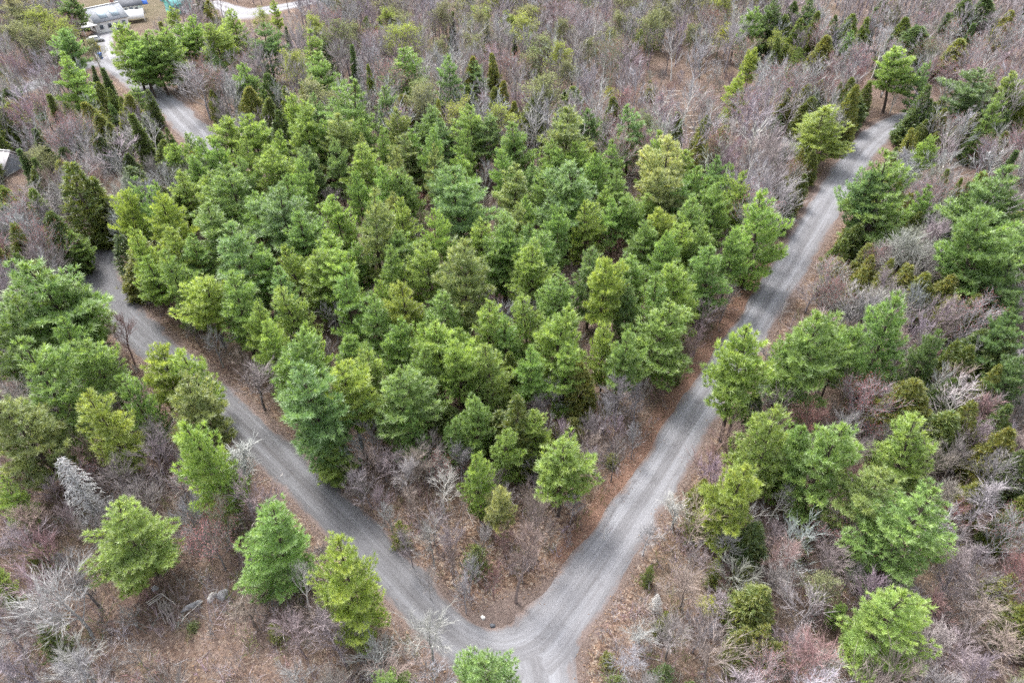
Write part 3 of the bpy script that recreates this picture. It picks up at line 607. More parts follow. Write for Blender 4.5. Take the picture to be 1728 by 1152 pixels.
# ------------------------------------------------------------------ named trees: those anyone would point at first
SPECIAL = [
    # kind, tip x, y, width, colour code, height or None, foot pixel or None, label, short name
    ('pine', 1258, 568, 128, 'y', None, (1216, 742), 'yellow-green pine with two dark bare trunks leaning out over the straight road', 'the twin-trunked pine'),
    ('pine', 1277, 326, 92, 'y', None, (1252, 486), 'lone rounded pine between the straight road and the pine stand', 'the lone rounded pine'),
    ('pine', 690, 86, 78, 'g', None, (690, 196), 'tall conical pine with layered boughs standing out behind the stand', 'the tall layered pine'),
    ('pine', 1371, 178, 98, 'Y', None, (1366, 282), 'broad yellow pine with drooping layers beside the upper straight road', 'the broad yellow pine'),
    ('pine', 1493, 82, 66, 'y', None, (1490, 190), 'tall yellow-green pine standing where the straight road disappears', 'the pine at the road end'),
    ('pine', 1500, 985, 165, 'y', 11.5, None, 'bright bushy pine in the lower right corner', 'the bright corner pine'),
    ('pine', 1548, 842, 170, 'g', 13.0, None, 'big dark green round pine just above the bright corner pine', 'the big dark round pine'),
    ('pine', 578, 908, 135, 'Y', 14.0, None, 'tall yellow-green pine beside the lower winding road, white dead branch at its side', 'the yellow roadside pine'),
    ('pine', 208, 838, 150, 'y', 11.5, None, 'round green pine alone on brown ground beside the fallen poles', 'the round pine by the poles'),
    ('pine', 458, 852, 138, 'g', 12.0, None, 'dense dark green pine between the pink maple and the winding road', 'the dense pine by the pink maple'),
    ('pine', 338, 690, 116, 'y', 15.5, None, 'yellow-green pine reaching over the winding road above the pale bare tree', 'the overhanging pine'),
    ('pine', 60, 442, 165, 'g', 16.0, None, 'huge broad pine filling the edge below the hairpin bend', 'the huge broad pine'),
    ('pine', 950, 742, 118, 'y', 11.5, None, 'bright yellow-green pine at the tip of the stand beside the straight road', 'the bright pine near the wedge tip'),
    ('pine', 845, 803, 62, 'p', 9.0, None, 'pale yellow feathery pine at the wedge tip', 'the pale feathery pine'),
    ('pine', 806, 762, 66, 'y', 10.5, None, 'upright green pine just behind the pale feathery pine', 'the upright wedge pine'),
    ('pine', 1250, 782, 112, 'Y', 13.0, None, 'bright lime pine with open boughs below the twin-trunked pine', 'the bright lime pine'),
    ('pine', 1553, 706, 118, 'y', 11.5, None, 'bright round pine with finger-like upturned boughs among bare trees', 'the finger-boughed pine'),
    ('pine', 625, 330, 88, 'o', 16.0, None, 'tan-green pine with its dark trunk visible in a gap of the stand', 'the tan pine with visible trunk'),
    ('pine', 782, 408, 98, 'o', 15.5, None, 'broad olive-brown pine in the middle of the stand', 'the broad olive pine'),
    ('pine', 936, 512, 90, 'y', 14.0, None, 'pale green pine with flat feathered boughs in the middle of the stand', 'the feathered pine'),
    ('pine', 775, 294, 98, 'b', 15.5, None, 'broad blue-green pine near the back of the stand', 'the broad blue-green pine'),
    ('pine', 1022, 438, 74, 'Y', 14.5, None, 'yellowish pine beside the brown twiggy gap in the stand', 'the yellowish gap pine'),
    ('pine', 1126, 235, 88, 'p', 15.0, None, 'broad pale yellow-green pine at the back corner of the stand', 'the broad pale pine'),
    ('pine', 1655, 112, 90, 'd', 13.5, None, 'large round dark green pine high among purple bare trees', 'the large dark pine'),
    ('pine', 1250, 124, 42, 'Y', 11.5, None, 'vivid yellow-green pine standing alone beside the log-strewn clearing', 'the vivid yellow pine'),
    ('pine', 1272, 84, 32, 'Y', 11.5, None, 'narrow yellow pine just behind the vivid yellow pine', 'the narrow yellow pine'),
    ('pine', 1079, 50, 17, 'Y', 7.0, None, 'tiny yellow pine among grey bare trees at the far back', 'the tiny yellow pine'),
    ('pine', 821, 1100, 150, 'g', 9.5, None, 'pine with upright candles rising at the bottom edge by the junction', 'the candle-topped pine'),
    ('pine', 198, 326, 48, 'Y', 12.5, None, 'yellow pine beside the winding road, above a dark cedar bush', 'the yellow bend pine'),
    ('pine', 263, 325, 64, 'Y', 13.5, None, 'broader yellow pine above the hairpin bend, beside a slimmer yellow one', 'the broader bend pine'),
    ('cedar', 112, 276, 74, 'k', 14.0, None, 'tall dense dark cedar above the hairpin bend', 'the tall dark cedar'),
    ('cedar', 1546, 46, 56, 'K', 11.0, None, 'wide dark green conical cedar above the end of the straight road', 'the wide dark cedar'),
    ('cedar', 1446, 142, 30, 'c', 13.0, None, 'tall olive cedar hugging the upper straight road', 'the tall olive cedar'),
    ('cedar', 986, 606, 46, 'c', 9.5, None, 'neat olive cedar cone at the edge of the stand by bare saplings', 'the neat olive cedar'),
    ('cedar', 870, 674, 84, 'k', 11.0, None, 'broad green cedar at the front of the stand behind the pale feathery pine', 'the broad front cedar'),
    ('cedar', 100, 1046, 62, 'k', 5.0, None, 'green bushy fir low on the brown ground near the bottom left', 'the low bushy fir'),
    ('cedar', 1279, 1046, 62, 'c', 5.5, None, 'bushy olive cedar on the lower slope right of the junction', 'the bushy olive cedar'),
    ('cedar', 202, 396, 50, 'K', 8.0, None, 'dark blue-green cedar bush overhanging the hairpin bend', 'the bend cedar bush'),
    ('cedar', 232, 398, 46, 'c', 9.0, None, 'olive cedar inside the hairpin bend under yellow pines', 'the olive bend cedar'),
    ('spruce', 592, 75, 20, 'K', 12.5, None, 'narrow dark spruce spire behind the stand beside a dead grey tree', 'the dark spruce spire'),
    ('dead', 112, 766, 72, 's', 10.0, None, 'dead silvery conifer with drooping bare branches near the left edge', 'the dead silvery conifer'),
    ('dead', 610, 92, 30, 's', 12.0, None, 'dead grey snag beside the dark spruce spire', 'the dead grey snag'),
    ('dead', 1105, 990, 26, 'e', 3.2, None, 'small dead silver spruce beside the road junction', 'the small silver spruce'),
    ('birch', 742, 786, 66, 'w', None, (750, 868), 'leafless white birch with forked trunk at the wedge tip', 'the forked white birch'),
    ('birch', 1526, 122, 30, 'w', None, (1501, 192), 'leaning white birch trunk at the far end of the straight road', 'the leaning birch'),
    ('birch', 1449, 474, 54, 'w', 9.0, None, 'brilliant white birch beside olive cedars right of the straight road', 'the brilliant white birch'),
    ('birch', 1640, 640, 96, 'w', 10.0, None, 'wide white birch with spreading pale twigs near the right edge', 'the wide white birch'),
    ('birch', 215, 206, 52, 'w', 9.0, None, 'white fan-shaped birch beside the upper winding road', 'the fan-shaped birch'),
    ('birch', 507, 944, 56, 'w', 8.0, None, 'white dead birch top beside the yellow roadside pine', 'the white dead birch top'),
    ('birch', 1355, 936, 80, 'w', None, (1323, 1010), 'slender white birch leaning in the lower right woods', 'the slender leaning birch'),
    ('maple', 360, 878, 82, 'n', 7.5, None, 'pink budding maple bush beside the dense roadside pine', 'the pink maple'),
    ('maple', 1480, 640, 104, 'v', 10.0, None, 'wide reddish maple between bright pines on the right slope', 'the wide reddish maple'),
    ('maple', 1374, 672, 60, 'r', 8.5, None, 'red-budded maple beneath the pines right of the straight road', 'the red-budded maple'),
    ('maple', 1620, 92, 66, 'v', 11.0, None, 'pink-topped maple left of the large dark pine', 'the pink-topped maple'),
    ('bare', 395, 762, 108, 'e', 9.0, None, 'pale grey bare tree with fanned twigs beside the winding road', 'the pale fanned tree'),
    ('bare', 415, 596, 88, 'v', 9.0, None, 'purple-grey bare bush tree inside the winding road below the stand', 'the purple bare tree'),
    ('bare', 722, 1022, 104, 'e', 8.0, None, 'pale yellowish bare tree overhanging the road near the junction', 'the pale roadside tree'),
    ('bare', 640, 1056, 104, 'e', 6.5, None, 'light grey bare tree with crooked limbs at the bottom edge', 'the crooked bare tree'),
    ('bare', 182, 520, 56, 'r', 9.0, None, 'thin dark bare tree leaning over the road just below the hairpin', 'the thin dark bare tree'),
    ('bare', 325, 98, 92, 's', 13.0, None, 'broad grey bare tree right of the upper winding road', 'the broad grey tree'),
    ('bare', 1142, 826, 62, 'e', 5.5, None, 'pale bleached bare bush on the right verge of the straight road', 'the bleached bush'),
    ('bare', 868, 884, 78, 't', None, (870, 1014), 'slim bare tree with grey trunk at the very tip of the wedge', 'the wedge tip tree'),
    ('bare', 905, 826, 72, 't', None, (905, 940), 'slim bare tree beside the bright pine near the wedge tip', 'the slim wedge tree'),
    ('poplar', 530, 23, 42, 'l', 13.0, None, 'lime green poplar in first leaf rising behind the stand', 'the lime poplar'),
    ('poplar', 1219, 40, 44, 'l', 9.0, None, 'round yellow-green leafing tree among grey woods at the back', 'the round lime tree'),
    ('poplar', 1314, 48, 32, 'l', 10.0, None, 'pale lime leafing tree beside dark cedars at the back', 'the pale lime tree'),
    ('poplar', 437, 14, 32, 'l', 10.0, None, 'yellowish leafing tree beside the pale gravel lot', 'the lot-side leafing tree'),
    ('poplar', 1032, 148, 32, 'l', 4.5, None, 'low yellow-green bush at the edge of the log clearing', 'the low lime bush'),
    ('poplar', 1188, 1000, 36, 'l', 3.5, None, 'small yellow bush among bare brush right of the junction', 'the small yellow bush'),
    ('poplar', 1375, 968, 62, 'l', 6.0, None, 'pale green lichen-coated tree left of the bright corner pine', 'the pale lichen tree'),
]
LEAF_OF = {'the lime poplar': 'lime', 'the round lime tree': 'lemon', 'the low lime bush': 'lemon', 'the small yellow bush': 'lemon', 'the pale lichen tree': 'pale', 'the red-budded maple': 'red', 'the wide reddish maple': 'red'}
for kind, x, y, w, code, h, base, label, short in SPECIAL:
    col = PCOL.get(code) if kind in ('pine', 'cedar', 'spruce') else BCOL[code]
    if h is None and base is None: h = 12
    kw = {}
    if kind == 'maple': kw['leafcol'] = LEAFCOL[LEAF_OF.get(short, 'pink')]
    if kind == 'poplar': kw['leafcol'] = LEAFCOL[LEAF_OF.get(short, 'lime')]
    if short == 'the pink maple': kw['leafcol'] = (0.46, 0.20, 0.21)
    if short == 'the twin-trunked pine': kw['which'] = 2
    from_px(kind, x, y, w * (1.16 if y < 560 else 1.02), col, h or 12, code, base, label=label, short=short, **kw)
# the twin-trunked pine's second trunk
tw = [t for t in THINGS if t['short'] == 'the twin-trunked pine'][0]
rr_ = np.linspace(0, 1, 7); p_ = np.stack([1.25 - 0.5 * rr_, 0.35 - 0.1 * rr_, rr_ * 11.0], 1)
a_ = Acc(); v, f = tubes(p_[:-1], p_[1:], 0.22 - 0.16 * rr_[:-1], 0.22 - 0.16 * rr_[1:], 6); a_.add(v, F4=f)
tw['o'].rotation_euler[2] = 0.3
part('trunk', a_.mesh('second_trunk', M_BARK), tw['o'], (0.075, 0.06, 0.052))

# ------------------------------------------------------------------ the other pines, tip pixel, crown width, colour (and height where it is low)
PINE_TXT = '''
104 50 46 b; 107 90 52 y; 204 36 56 y; 222 52 44 g; 250 55 50 g; 270 42 52 y; 232 72 40 g; 322 28 46 y; 307 40 40 g; 360 40 44 y; 390 20 50 y; 283 12 26 Y 8; 110 -6 38 d; 226 143 30 g 8; 58 170 16 g 5; 130 172 15 g 5; 187 172 16 d 6
320 222 32 g; 375 210 52 y; 415 107 36 g; 290 245 46 y; 428 200 50 y; 443 43 48 d; 517 55 42 y; 545 63 30 d; 540 90 58 g; 462 2 20 Y 9; 757 98 52 b; 802 105 38 b; 582 138 78 g; 505 178 62 y; 647 152 52 b; 715 180 52 g; 795 180 62 g; 822 200 46 b; 745 205 52 b
570 192 66 o; 605 200 46 g; 540 207 50 g; 467 250 56 y; 515 248 48 b; 607 248 56 y; 680 230 56 o; 690 216 46 g; 437 208 36 d; 787 262 36 y; 858 232 40 g; 955 178 76 o; 1003 186 50 d; 1069 182 64 b; 875 213 56 g; 925 238 40 g; 948 248 46 g; 975 243 52 y; 1035 243 50 g; 1160 252 50 y
1274 12 40 g; 1441 52 30 b; 1566 102 38 b; 1722 122 48 o; 1690 160 46 g; 1563 228 42 y; 1515 262 110 g; 1470 285 70 b; 1305 -4 46 d; 1370 -8 40 d; 1570 315 54 g; 1690 285 118 b; 1685 368 118 g; 1728 385 70 b; 1525 505 118 g; 1388 533 118 g; 1718 495 50 d
293 383 62 Y; 330 405 56 g; 362 350 86 g; 385 388 84 b; 300 290 56 y; 380 280 82 g; 337 470 68 Y; 385 465 72 y; 252 432 56 y; 120 385 36 g 8; 418 330 60 g; 350 300 56 y; 330 262 40 g
465 318 82 b; 505 358 62 g; 572 338 52 y; 650 285 52 g; 685 290 52 g; 842 372 72 g; 805 370 56 y; 560 393 62 y; 600 415 40 g; 487 413 46 y; 527 428 60 y; 570 437 56 y; 437 415 60 g; 465 458 50 b; 685 393 56 g; 720 412 66 y; 485 483 62 y; 640 472 40 y; 628 488 66 g; 677 484 58 Y; 750 496 68 g; 822 505 62 y; 447 548 56 y; 512 545 50 y; 590 563 54 g; 722 553 66 y; 790 555 56 y; 700 345 0 g
870 280 66 o; 925 290 50 g; 970 280 90 b; 960 322 54 g; 995 335 54 Y; 1015 315 40 y; 1045 290 50 g; 1040 340 46 g; 1065 330 50 g; 1100 328 46 y; 1118 285 66 o; 1165 280 46 g; 1195 300 48 g; 1120 353 50 Y; 1173 336 58 g; 1092 373 50 g; 1155 380 60 y; 1190 380 50 g; 1143 312 46 b; 1210 420 64 g; 915 395 62 g; 898 420 66 y; 868 393 56 g; 945 470 62 g; 1080 428 54 g; 1068 473 42 b; 1112 470 62 g; 1162 453 64 y; 1108 515 94 y; 888 498 60 y; 1026 550 50 y 11
45 590 118 g; 152 575 84 g; 25 670 112 o; 160 665 96 Y; 264 590 72 Y; 306 584 74 y; 304 640 92 o; 15 805 50 y 8; 95 470 80 g; 10 500 90 g; 100 545 70 g; 215 640 60 g
480 560 90 g; 510 620 116 b; 582 620 92 Y; 612 590 70 y; 590 575 60 g; 665 630 104 g; 740 560 78 y; 775 585 66 y; 830 590 76 y; 700 585 60 g; 556 740 64 y 6; 805 668 60 g; 660 548 60 g; 850 722 56 y 9; 762 704 50 g 8; 905 690 56 y 9; 700 690 60 g 9; 850 540 60 g; 955 580 62 y; 540 700 70 b 9
1310 690 106 y; 1410 720 112 g; 1480 785 92 o; 1340 730 70 g; 660 1133 72 g 8; 5 945 46 y 7; 1402 1010 30 y 4; 1345 560 70 g; 1430 560 60 g; 1590 560 60 d; 1716 330 70 d; 1712 452 74 d; 1700 542 62 d; 1724 608 64 d; 1630 330 50 d; 1650 420 60 g
'''
for tok in PINE_TXT.replace('\n', ';').split(';'):
    q = tok.split()
    if len(q) < 4 or q[2] == '0': continue
    x, y, w, code = float(q[0]), float(q[1]), float(q[2]), q[3]
    zd = proj(at(x, y, 13.0))[2]; D = w * zd / FPX
    h = float(q[4]) if len(q) > 4 else float(np.clip(1.05 * D + 7.0 + RNG.normal() * 0.5, 7, 16.5))
    from_px('pine', x, y, w * ((1.42 if x < 1300 else 1.12) if y < 540 else 1.25), PCOL[code], h, code)

CEDAR_TXT = '''
352 0 32 c 9; 334 -4 34 K 8; 185 2 26 K 4; 243 150 30 K 8; 160 193 30 c 8; 8 178 48 k 9; 412 145 34 c 10; 95 268 40 c 10; 452 122 38 K 11; 477 145 34 k 11; 505 142 24 c 10; 470 185 38 K 11; 448 165 24 k 9; 625 110 22 k 12; 795 97 26 c 12; 832 90 28 c 12; 847 135 24 c 11; 738 165 22 c 11; 871 172 24 c 11
1184 230 26 c 9; 1146 193 20 k 8; 1098 138 22 c 5; 1572 145 38 K 12; 1548 182 52 K 8; 1320 25 28 k 11; 1352 32 32 k 12; 1380 18 34 k 12; 1411 25 32 K 12; 1395 60 30 c 10; 1440 25 30 k 11; 1468 32 28 k 11; 1530 30 30 k 11; 1630 -2 36 K 11; 1670 -4 36 K 11; 1708 20 32 c 11; 1623 70 36 c 10; 1328 145 26 c 9; 1356 143 28 c 9; 1315 62 24 k 9; 1340 5 26 K 11
45 325 54 k 11; 82 355 46 K 11; 15 385 60 k 11; 5 320 40 k 10; 225 276 60 K 10; 30 430 46 K 10; 225 440 44 c 6; 255 300 40 k 9; 300 330 30 k 9
1470 430 46 c 8; 1505 438 46 c 9; 1543 450 48 c 9; 1450 362 34 c 6; 1570 462 44 c 9; 1670 475 60 c 9; 1620 470 50 c 9; 1610 500 46 c 8; 1650 495 50 k 9; 1596 403 40 K 8; 1490 470 40 c 7; 1605 285 26 k 10; 1625 300 24 k 10; 1700 440 44 k 9; 1555 360 30 k 8
755 682 46 k 6; 915 730 38 k 6; 1031 757 28 c 1.8; 965 700 30 c 4; 940 712 26 c 4; 677 870 26 c 4; 805 908 34 k 4.5; 475 1045 30 c 3; 1185 805 34 c 6; 1180 850 36 c 4.5; 1090 935 28 k 4; 1025 1090 28 c 2.5; 1037 1128 34 k 2.5; 1115 1112 34 K 3.5; 1160 1140 30 k 2.5; 341 1040 16 k 0.9; 397 1144 14 k 0.8; 85 905 44 c 4; 850 690 60 k 7
1545 640 66 c 10; 1565 672 52 c 8; 1650 680 70 c 9; 1695 725 56 c 9; 1710 580 60 K 10; 1600 690 50 k 8; 1690 620 50 c 9; 1685 960 60 c 5; 1300 1072 40 c 4; 1440 900 40 c 5; 1350 880 40 k 5; 1640 800 40 c 7; 1700 850 44 k 7; 1620 580 44 k 9; 870 600 36 k 9; 560 730 30 K 6; 450 980 24 k 2; 1245 940 30 c 3; 1520 950 30 k 5; 1660 560 50 K 9; 1725 760 60 K 8; 1600 640 42 K 8; 1640 590 44 k 9; 1695 680 50 K 9; 1210 830 34 c 5
'''
for tok in CEDAR_TXT.replace('\n', ';').split(';'):
    q = tok.split()
    if len(q) < 5: continue
    x, y, w, code, h = float(q[0]), float(q[1]), float(q[2]), q[3], float(q[4])
    from_px('cedar', x, y, w * 1.15, PCOL[code], h * 0.98, code)
for x, y, w, h in ((483, 45, 16, 9), (150, 112, 18, 8), (640, 30, 16, 9), (1290, 40, 20, 10), (1600, 20, 24, 11), (1480, 10, 22, 11), (1505, 60, 22, 10), (1712, 250, 34, 11), (60, 215, 28, 9), (36, 250, 30, 9), (275, 265, 28, 9), (870, 60, 16, 9), (905, 45, 16, 9), (760, 20, 18, 10), (820, 30, 18, 10), (1640, 40, 26, 11)):
    from_px('spruce', x, y, w, PCOL['K'], h, 'K')
OTHER_TXT = '''
maple 60 150 46 v pink 9; maple 95 178 46 v pink 9; maple 960 165 42 v pink 8; maple 1045 186 46 v pink 8; maple 890 150 44 v pink 9; maple 995 14 36 v pink 10; maple 985 170 40 r red 8; maple 1655 95 50 v pink 10; maple 1712 95 50 v pink 10; maple 1453 108 34 r red 9; maple 1333 128 44 v pink 9; maple 1250 225 40 r pink 7; maple 822 150 40 r pink 8; maple 1044 388 50 r red 7; maple 700 322 44 r red 6; maple 1715 930 60 r red 7; maple 1610 830 50 r pink 6
poplar 28 6 60 l pale 11; poplar 62 12 60 l lime 11; poplar 88 24 50 l lime 11; poplar 14 34 60 l pale 10; poplar 45 40 50 l pale 10; poplar 1050 18 40 l pale 11; poplar 1125 8 44 l pale 11; poplar 1338 73 16 l lime 7; poplar 700 40 40 l pale 11; poplar 1000 60 38 l pale 10; poplar 950 30 40 l pale 11; poplar 150 62 34 l pale 8; poplar 890 90 40 l pale 9; poplar 735 60 40 l pale 10; poplar 1718 1128 50 l pale 4; poplar 960 100 36 l pale 9; poplar 1170 40 36 l pale 9; poplar 60 245 50 l pale 8
bare 740 70 44 s - 12; bare 560 52 50 v - 12; bare 620 60 50 s - 12; bare 660 40 50 s - 12; bare 672 172 34 s - 9; bare 800 70 40 s - 12; bare 850 30 44 e - 12; bare 1180 60 50 s - 12; bare 1240 30 46 e - 12; bare 1350 95 54 v - 10; bare 1415 170 70 s - 11; bare 1290 190 70 s - 9; bare 1340 230 60 s - 8; bare 1468 336 44 s - 8; bare 1520 395 60 v - 7; bare 1400 430 70 t - 5; bare 1375 480 60 v - 4.5; bare 1620 360 54 t - 7; bare 1690 750 70 s - 8; bare 1625 735 66 n - 7; bare 1665 820 90 s - 8; bare 1440 690 60 s - 8; bare 1600 870 80 n - 6
bare 250 728 76 v - 8; bare 240 800 80 v - 7; bare 617 780 70 v - 6; bare 657 752 70 v - 6; bare 702 752 66 t - 7; bare 775 738 46 s - 6; bare 725 862 60 e - 7; bare 757 868 56 v - 8; bare 790 925 46 s - 6; bare 505 1108 70 e - 5; bare 100 960 150 e - 9; bare 60 1010 110 s - 7; bare 30 880 90 v - 6; bare 130 1080 110 e - 6; bare 940 640 52 s - 6; bare 905 670 44 n - 6; bare 1050 632 60 v - 8; bare 1025 660 50 s - 6; bare 1080 650 46 v - 6; bare 1050 1080 70 s - 4; bare 1080 1030 60 s - 4; bare 1210 1010 80 n - 4; bare 1230 880 60 s - 6; bare 1300 940 70 n - 6; bare 1390 1105 80 e - 5; bare 1430 940 70 n - 5; bare 1640 1000 100 t - 5; bare 1600 1070 110 v - 5; bare 1690 1060 100 t - 5; bare 1330 1060 70 v - 5; bare 1090 870 50 e - 5; bare 450 905 40 n - 4; bare 682 762 46 e - 7; bare 700 806 44 t - 6.5; bare 640 806 46 v - 6; bare 604 796 40 n - 5.5; bare 762 902 42 t - 6.5; bare 784 962 40 s - 5.5; bare 832 932 42 r - 6; bare 722 932 40 e - 6; bare 690 880 40 v - 6; bare 892 806 42 t - 6.5; bare 850 868 40 r - 6; bare 966 812 40 s - 5.5; bare 660 836 40 s - 5.5; bare 810 870 38 e - 6; bare 930 860 36 t - 5; bare 1000 690 44 v - 6.5; bare 1075 700 40 s - 6; bare 430 1010 60 t - 3.5
birch 70 110 40 w - 9; birch 45 120 40 w - 9; birch 180 250 40 w - 9; birch 60 290 60 w - 9; birch 100 290 40 w - 9; birch 395 135 34 w - 9; birch 400 190 46 w - 7; birch 900 110 30 w - 12; birch 655 95 34 w - 11; birch 835 20 30 w - 13; birch 1025 20 26 w - 12; birch 1503 38 40 w - 12; birch 1620 195 40 w - 9; birch 1488 400 36 w - 6; birch 1600 615 44 w - 9; birch 1330 500 26 w - 4; birch 815 270 36 s - 8; birch 1020 870 26 w - 3; birch 1260 310 50 w - 4; birch 700 372 36 w - 7; birch 780 60 30 w - 12; birch 490 15 36 w - 11; birch 240 185 40 s - 9; birch 1575 165 30 w - 9; birch 1650 565 40 w - 8; birch 1700 230 40 w - 9; birch 925 700 30 w - 5
'''
for tok in OTHER_TXT.replace('\n', ';').split(';'):
    q = tok.split()
    if len(q) < 7: continue
    kind, x, y, w, code, lf, h = q[0], float(q[1]), float(q[2]), float(q[3]), q[4], q[5], float(q[6])
    from_px(kind, x, y, w * 1.1, BCOL['s' if kind == 'birch' else code], h * 1.1, code, leafcol=LEAFCOL.get(lf))
# ------------------------------------------------------------------ the woods between: hardwoods, cedars and saplings, spaced by hand-drawn zones
def inside(poly, x, y):
    c = False; n = len(poly)
    for i in range(n):
        (x1, y1), (x2, y2) = poly[i], poly[(i + 1) % n]
        if (y1 > y) != (y2 > y) and x < (x2 - x1) * (y - y1) / (y2 - y1) + x1: c = not c
    return c
STAND = [(215, 450), (330, 380), (430, 300), (560, 262), (700, 300), (900, 320), (1180, 350), (1235, 430), (1225, 560), (1120, 690), (900, 760), (740, 770), (500, 760), (370, 640), (215, 500)]
GAPS = [(557, 322, 34), (702, 322, 30), (612, 455, 26), (552, 558, 26), (1044, 388, 34), (1000, 425, 22), (815, 275, 26), (1000, 520, 26), (640, 330, 20)]
WEDGE = [(470, 760), (740, 770), (900, 760), (1120, 690), (1180, 640), (860, 1060), (800, 1040)]
YARD = [(60, -40), (345, -40), (350, 20), (260, 62), (180, 78), (130, 62)]
CLEAR = [(1075, 150), (1200, 132), (1275, 180), (1220, 262), (1070, 235)]
BROWN = [(180, 960), (420, 960), (470, 1060), (480, 1180), (200, 1180), (170, 1060)]
SHOW = [[(135, -10), (255, -10), (255, 62), (180, 80), (135, 66)], [(370, -5), (560, -5), (480, 26), (395, 30)], [(180, 98), (232, 108), (362, 225), (358, 255), (330, 245), (180, 122)],
        [(1516, 196), (1505, 255), (1352, 480), (1112, 860), (1000, 1080), (860, 1090), (900, 1000), (1030, 850), (1200, 610), (1300, 450), (1400, 280), (1480, 205)],
        [(128, 470), (175, 400), (200, 470), (300, 580), (430, 690), (830, 1060), (760, 1110), (640, 990), (430, 780), (300, 640), (205, 590)], [(240, 990), (400, 990), (400, 1060), (240, 1060)], [(160, 84), (182, 84), (182, 106), (160, 106)], [(-10, 255), (34, 262), (34, 300), (-10, 305)]]
# pines between the ones read off one by one, where the stand closes up
for X, Y in np.stack([RNG.uniform(-70, 60, 9000), RNG.uniform(50, 175, 9000)], 1):
    px, py, _ = proj((X, Y, 0))
    tx, ty, _ = proj((X, Y, 9.0))
    if not inside(STAND, px, py) or any(math.hypot(tx - a, ty - b) < c + 12 for a, b, c in GAPS): continue
    d = [math.hypot(t['X'] - X, t['Y'] - Y) / max(t['D'], 3) for t in THINGS if t['kind'] in ('pine', 'cedar')]
    if min(d) < 0.66 or road_gap([X], [Y])[0] < 2.5: continue
    code = RNG.choice(['g', 'y', 'b', 'o'], p=[0.42, 0.32, 0.16, 0.10]); D = RNG.uniform(4.4, 6.2)
    t = plant('pine', X, Y, D * 1.0 + RNG.uniform(6.0, 8.0), D, jitter(PCOL[code], RNG, 0.06)); t['code'] = code
ZONES = [  # polygon or test, spacing m, height range, kinds
    (lambda x, y: inside(YARD, x, y), 40, (6, 8), [('bare', 1)]),
    (lambda x, y: inside(CLEAR, x, y), 5.0, (3, 5), [('small', 1)]),
    (lambda x, y: inside(STAND, x, y), 5.2, (4, 7), [('small', 0.85), ('cedar', 0.15)]),
    (lambda x, y: inside(WEDGE, x, y), 3.2, (4, 7.0), [('small', 0.9), ('maple', 0.1)]),
    (lambda x, y: inside(BROWN, x, y), 6.5, (2.5, 4), [('small', 1)]),
    (lambda x, y: x < 700 and y > 600, 4.3, (4.5, 7.5), [('bare', 0.55), ('small', 0.33), ('maple', 0.12)]),
    (lambda x, y: y > 620, 3.7, (4.5, 7.5), [('bare', 0.48), ('small', 0.24), ('cedar', 0.16), ('maple', 0.08), ('birch', 0.04)]),
    (lambda x, y: x > 1290 and y > 250, 4.4, (6.5, 9.5), [('bare', 0.56), ('cedar', 0.26), ('maple', 0.12), ('birch', 0.06)]),
    (lambda x, y: x < 430 and y > 90, 4.2, (8, 10.5), [('bare', 0.58), ('cedar', 0.15), ('maple', 0.11), ('birch', 0.12), ('spruce', 0.04)]),
    (lambda x, y: x > 1300, 4.6, (9, 11.5), [('bare', 0.58), ('cedar', 0.22), ('maple', 0.12), ('birch', 0.08)]),
    (lambda x, y: True, 4.5, (9.5, 12.5), [('bare', 0.70), ('maple', 0.10), ('poplar', 0.06), ('birch', 0.09), ('cedar', 0.05)]),
]
LIMIT = {'bare': 300, 'maple': 140, 'birch': 110, 'poplar': 110, 'cedar': 290, 'spruce': 60, 'small': 290}
count = {}
for t in THINGS: count[t['kind']] = count.get(t['kind'], 0) + 1
cell = {}
def cell_add(X, Y, r):
    cell.setdefault((int(X // 8), int(Y // 8)), []).append((X, Y, r))
def crowded(X, Y, r):
    i, j = int(X // 8), int(Y // 8)
    for a in (i - 1, i, i + 1):
        for b in (j - 1, j, j + 1):
            for x, y, q in cell.get((a, b), ()):
                if math.hypot(x - X, y - Y) < max(r, q): return True
    return False
for t in THINGS: cell_add(t['X'], t['Y'], 0.38 * t['D'] if t['kind'] in ('pine', 'cedar', 'spruce') else 2.0)
cand = np.stack([RNG.uniform(-205, 205, 60000), RNG.uniform(14, 262, 60000)], 1)
gaps = road_gap(cand[:, 0], cand[:, 1])
FILL = []
KEEP = np.array([(*proj((t['X'], t['Y'], f * t['h'])), t['w']) for t in THINGS if t['kind'] in ('pine', 'cedar', 'spruce', 'poplar') or t['short'] for f in (0.45, 0.8)])
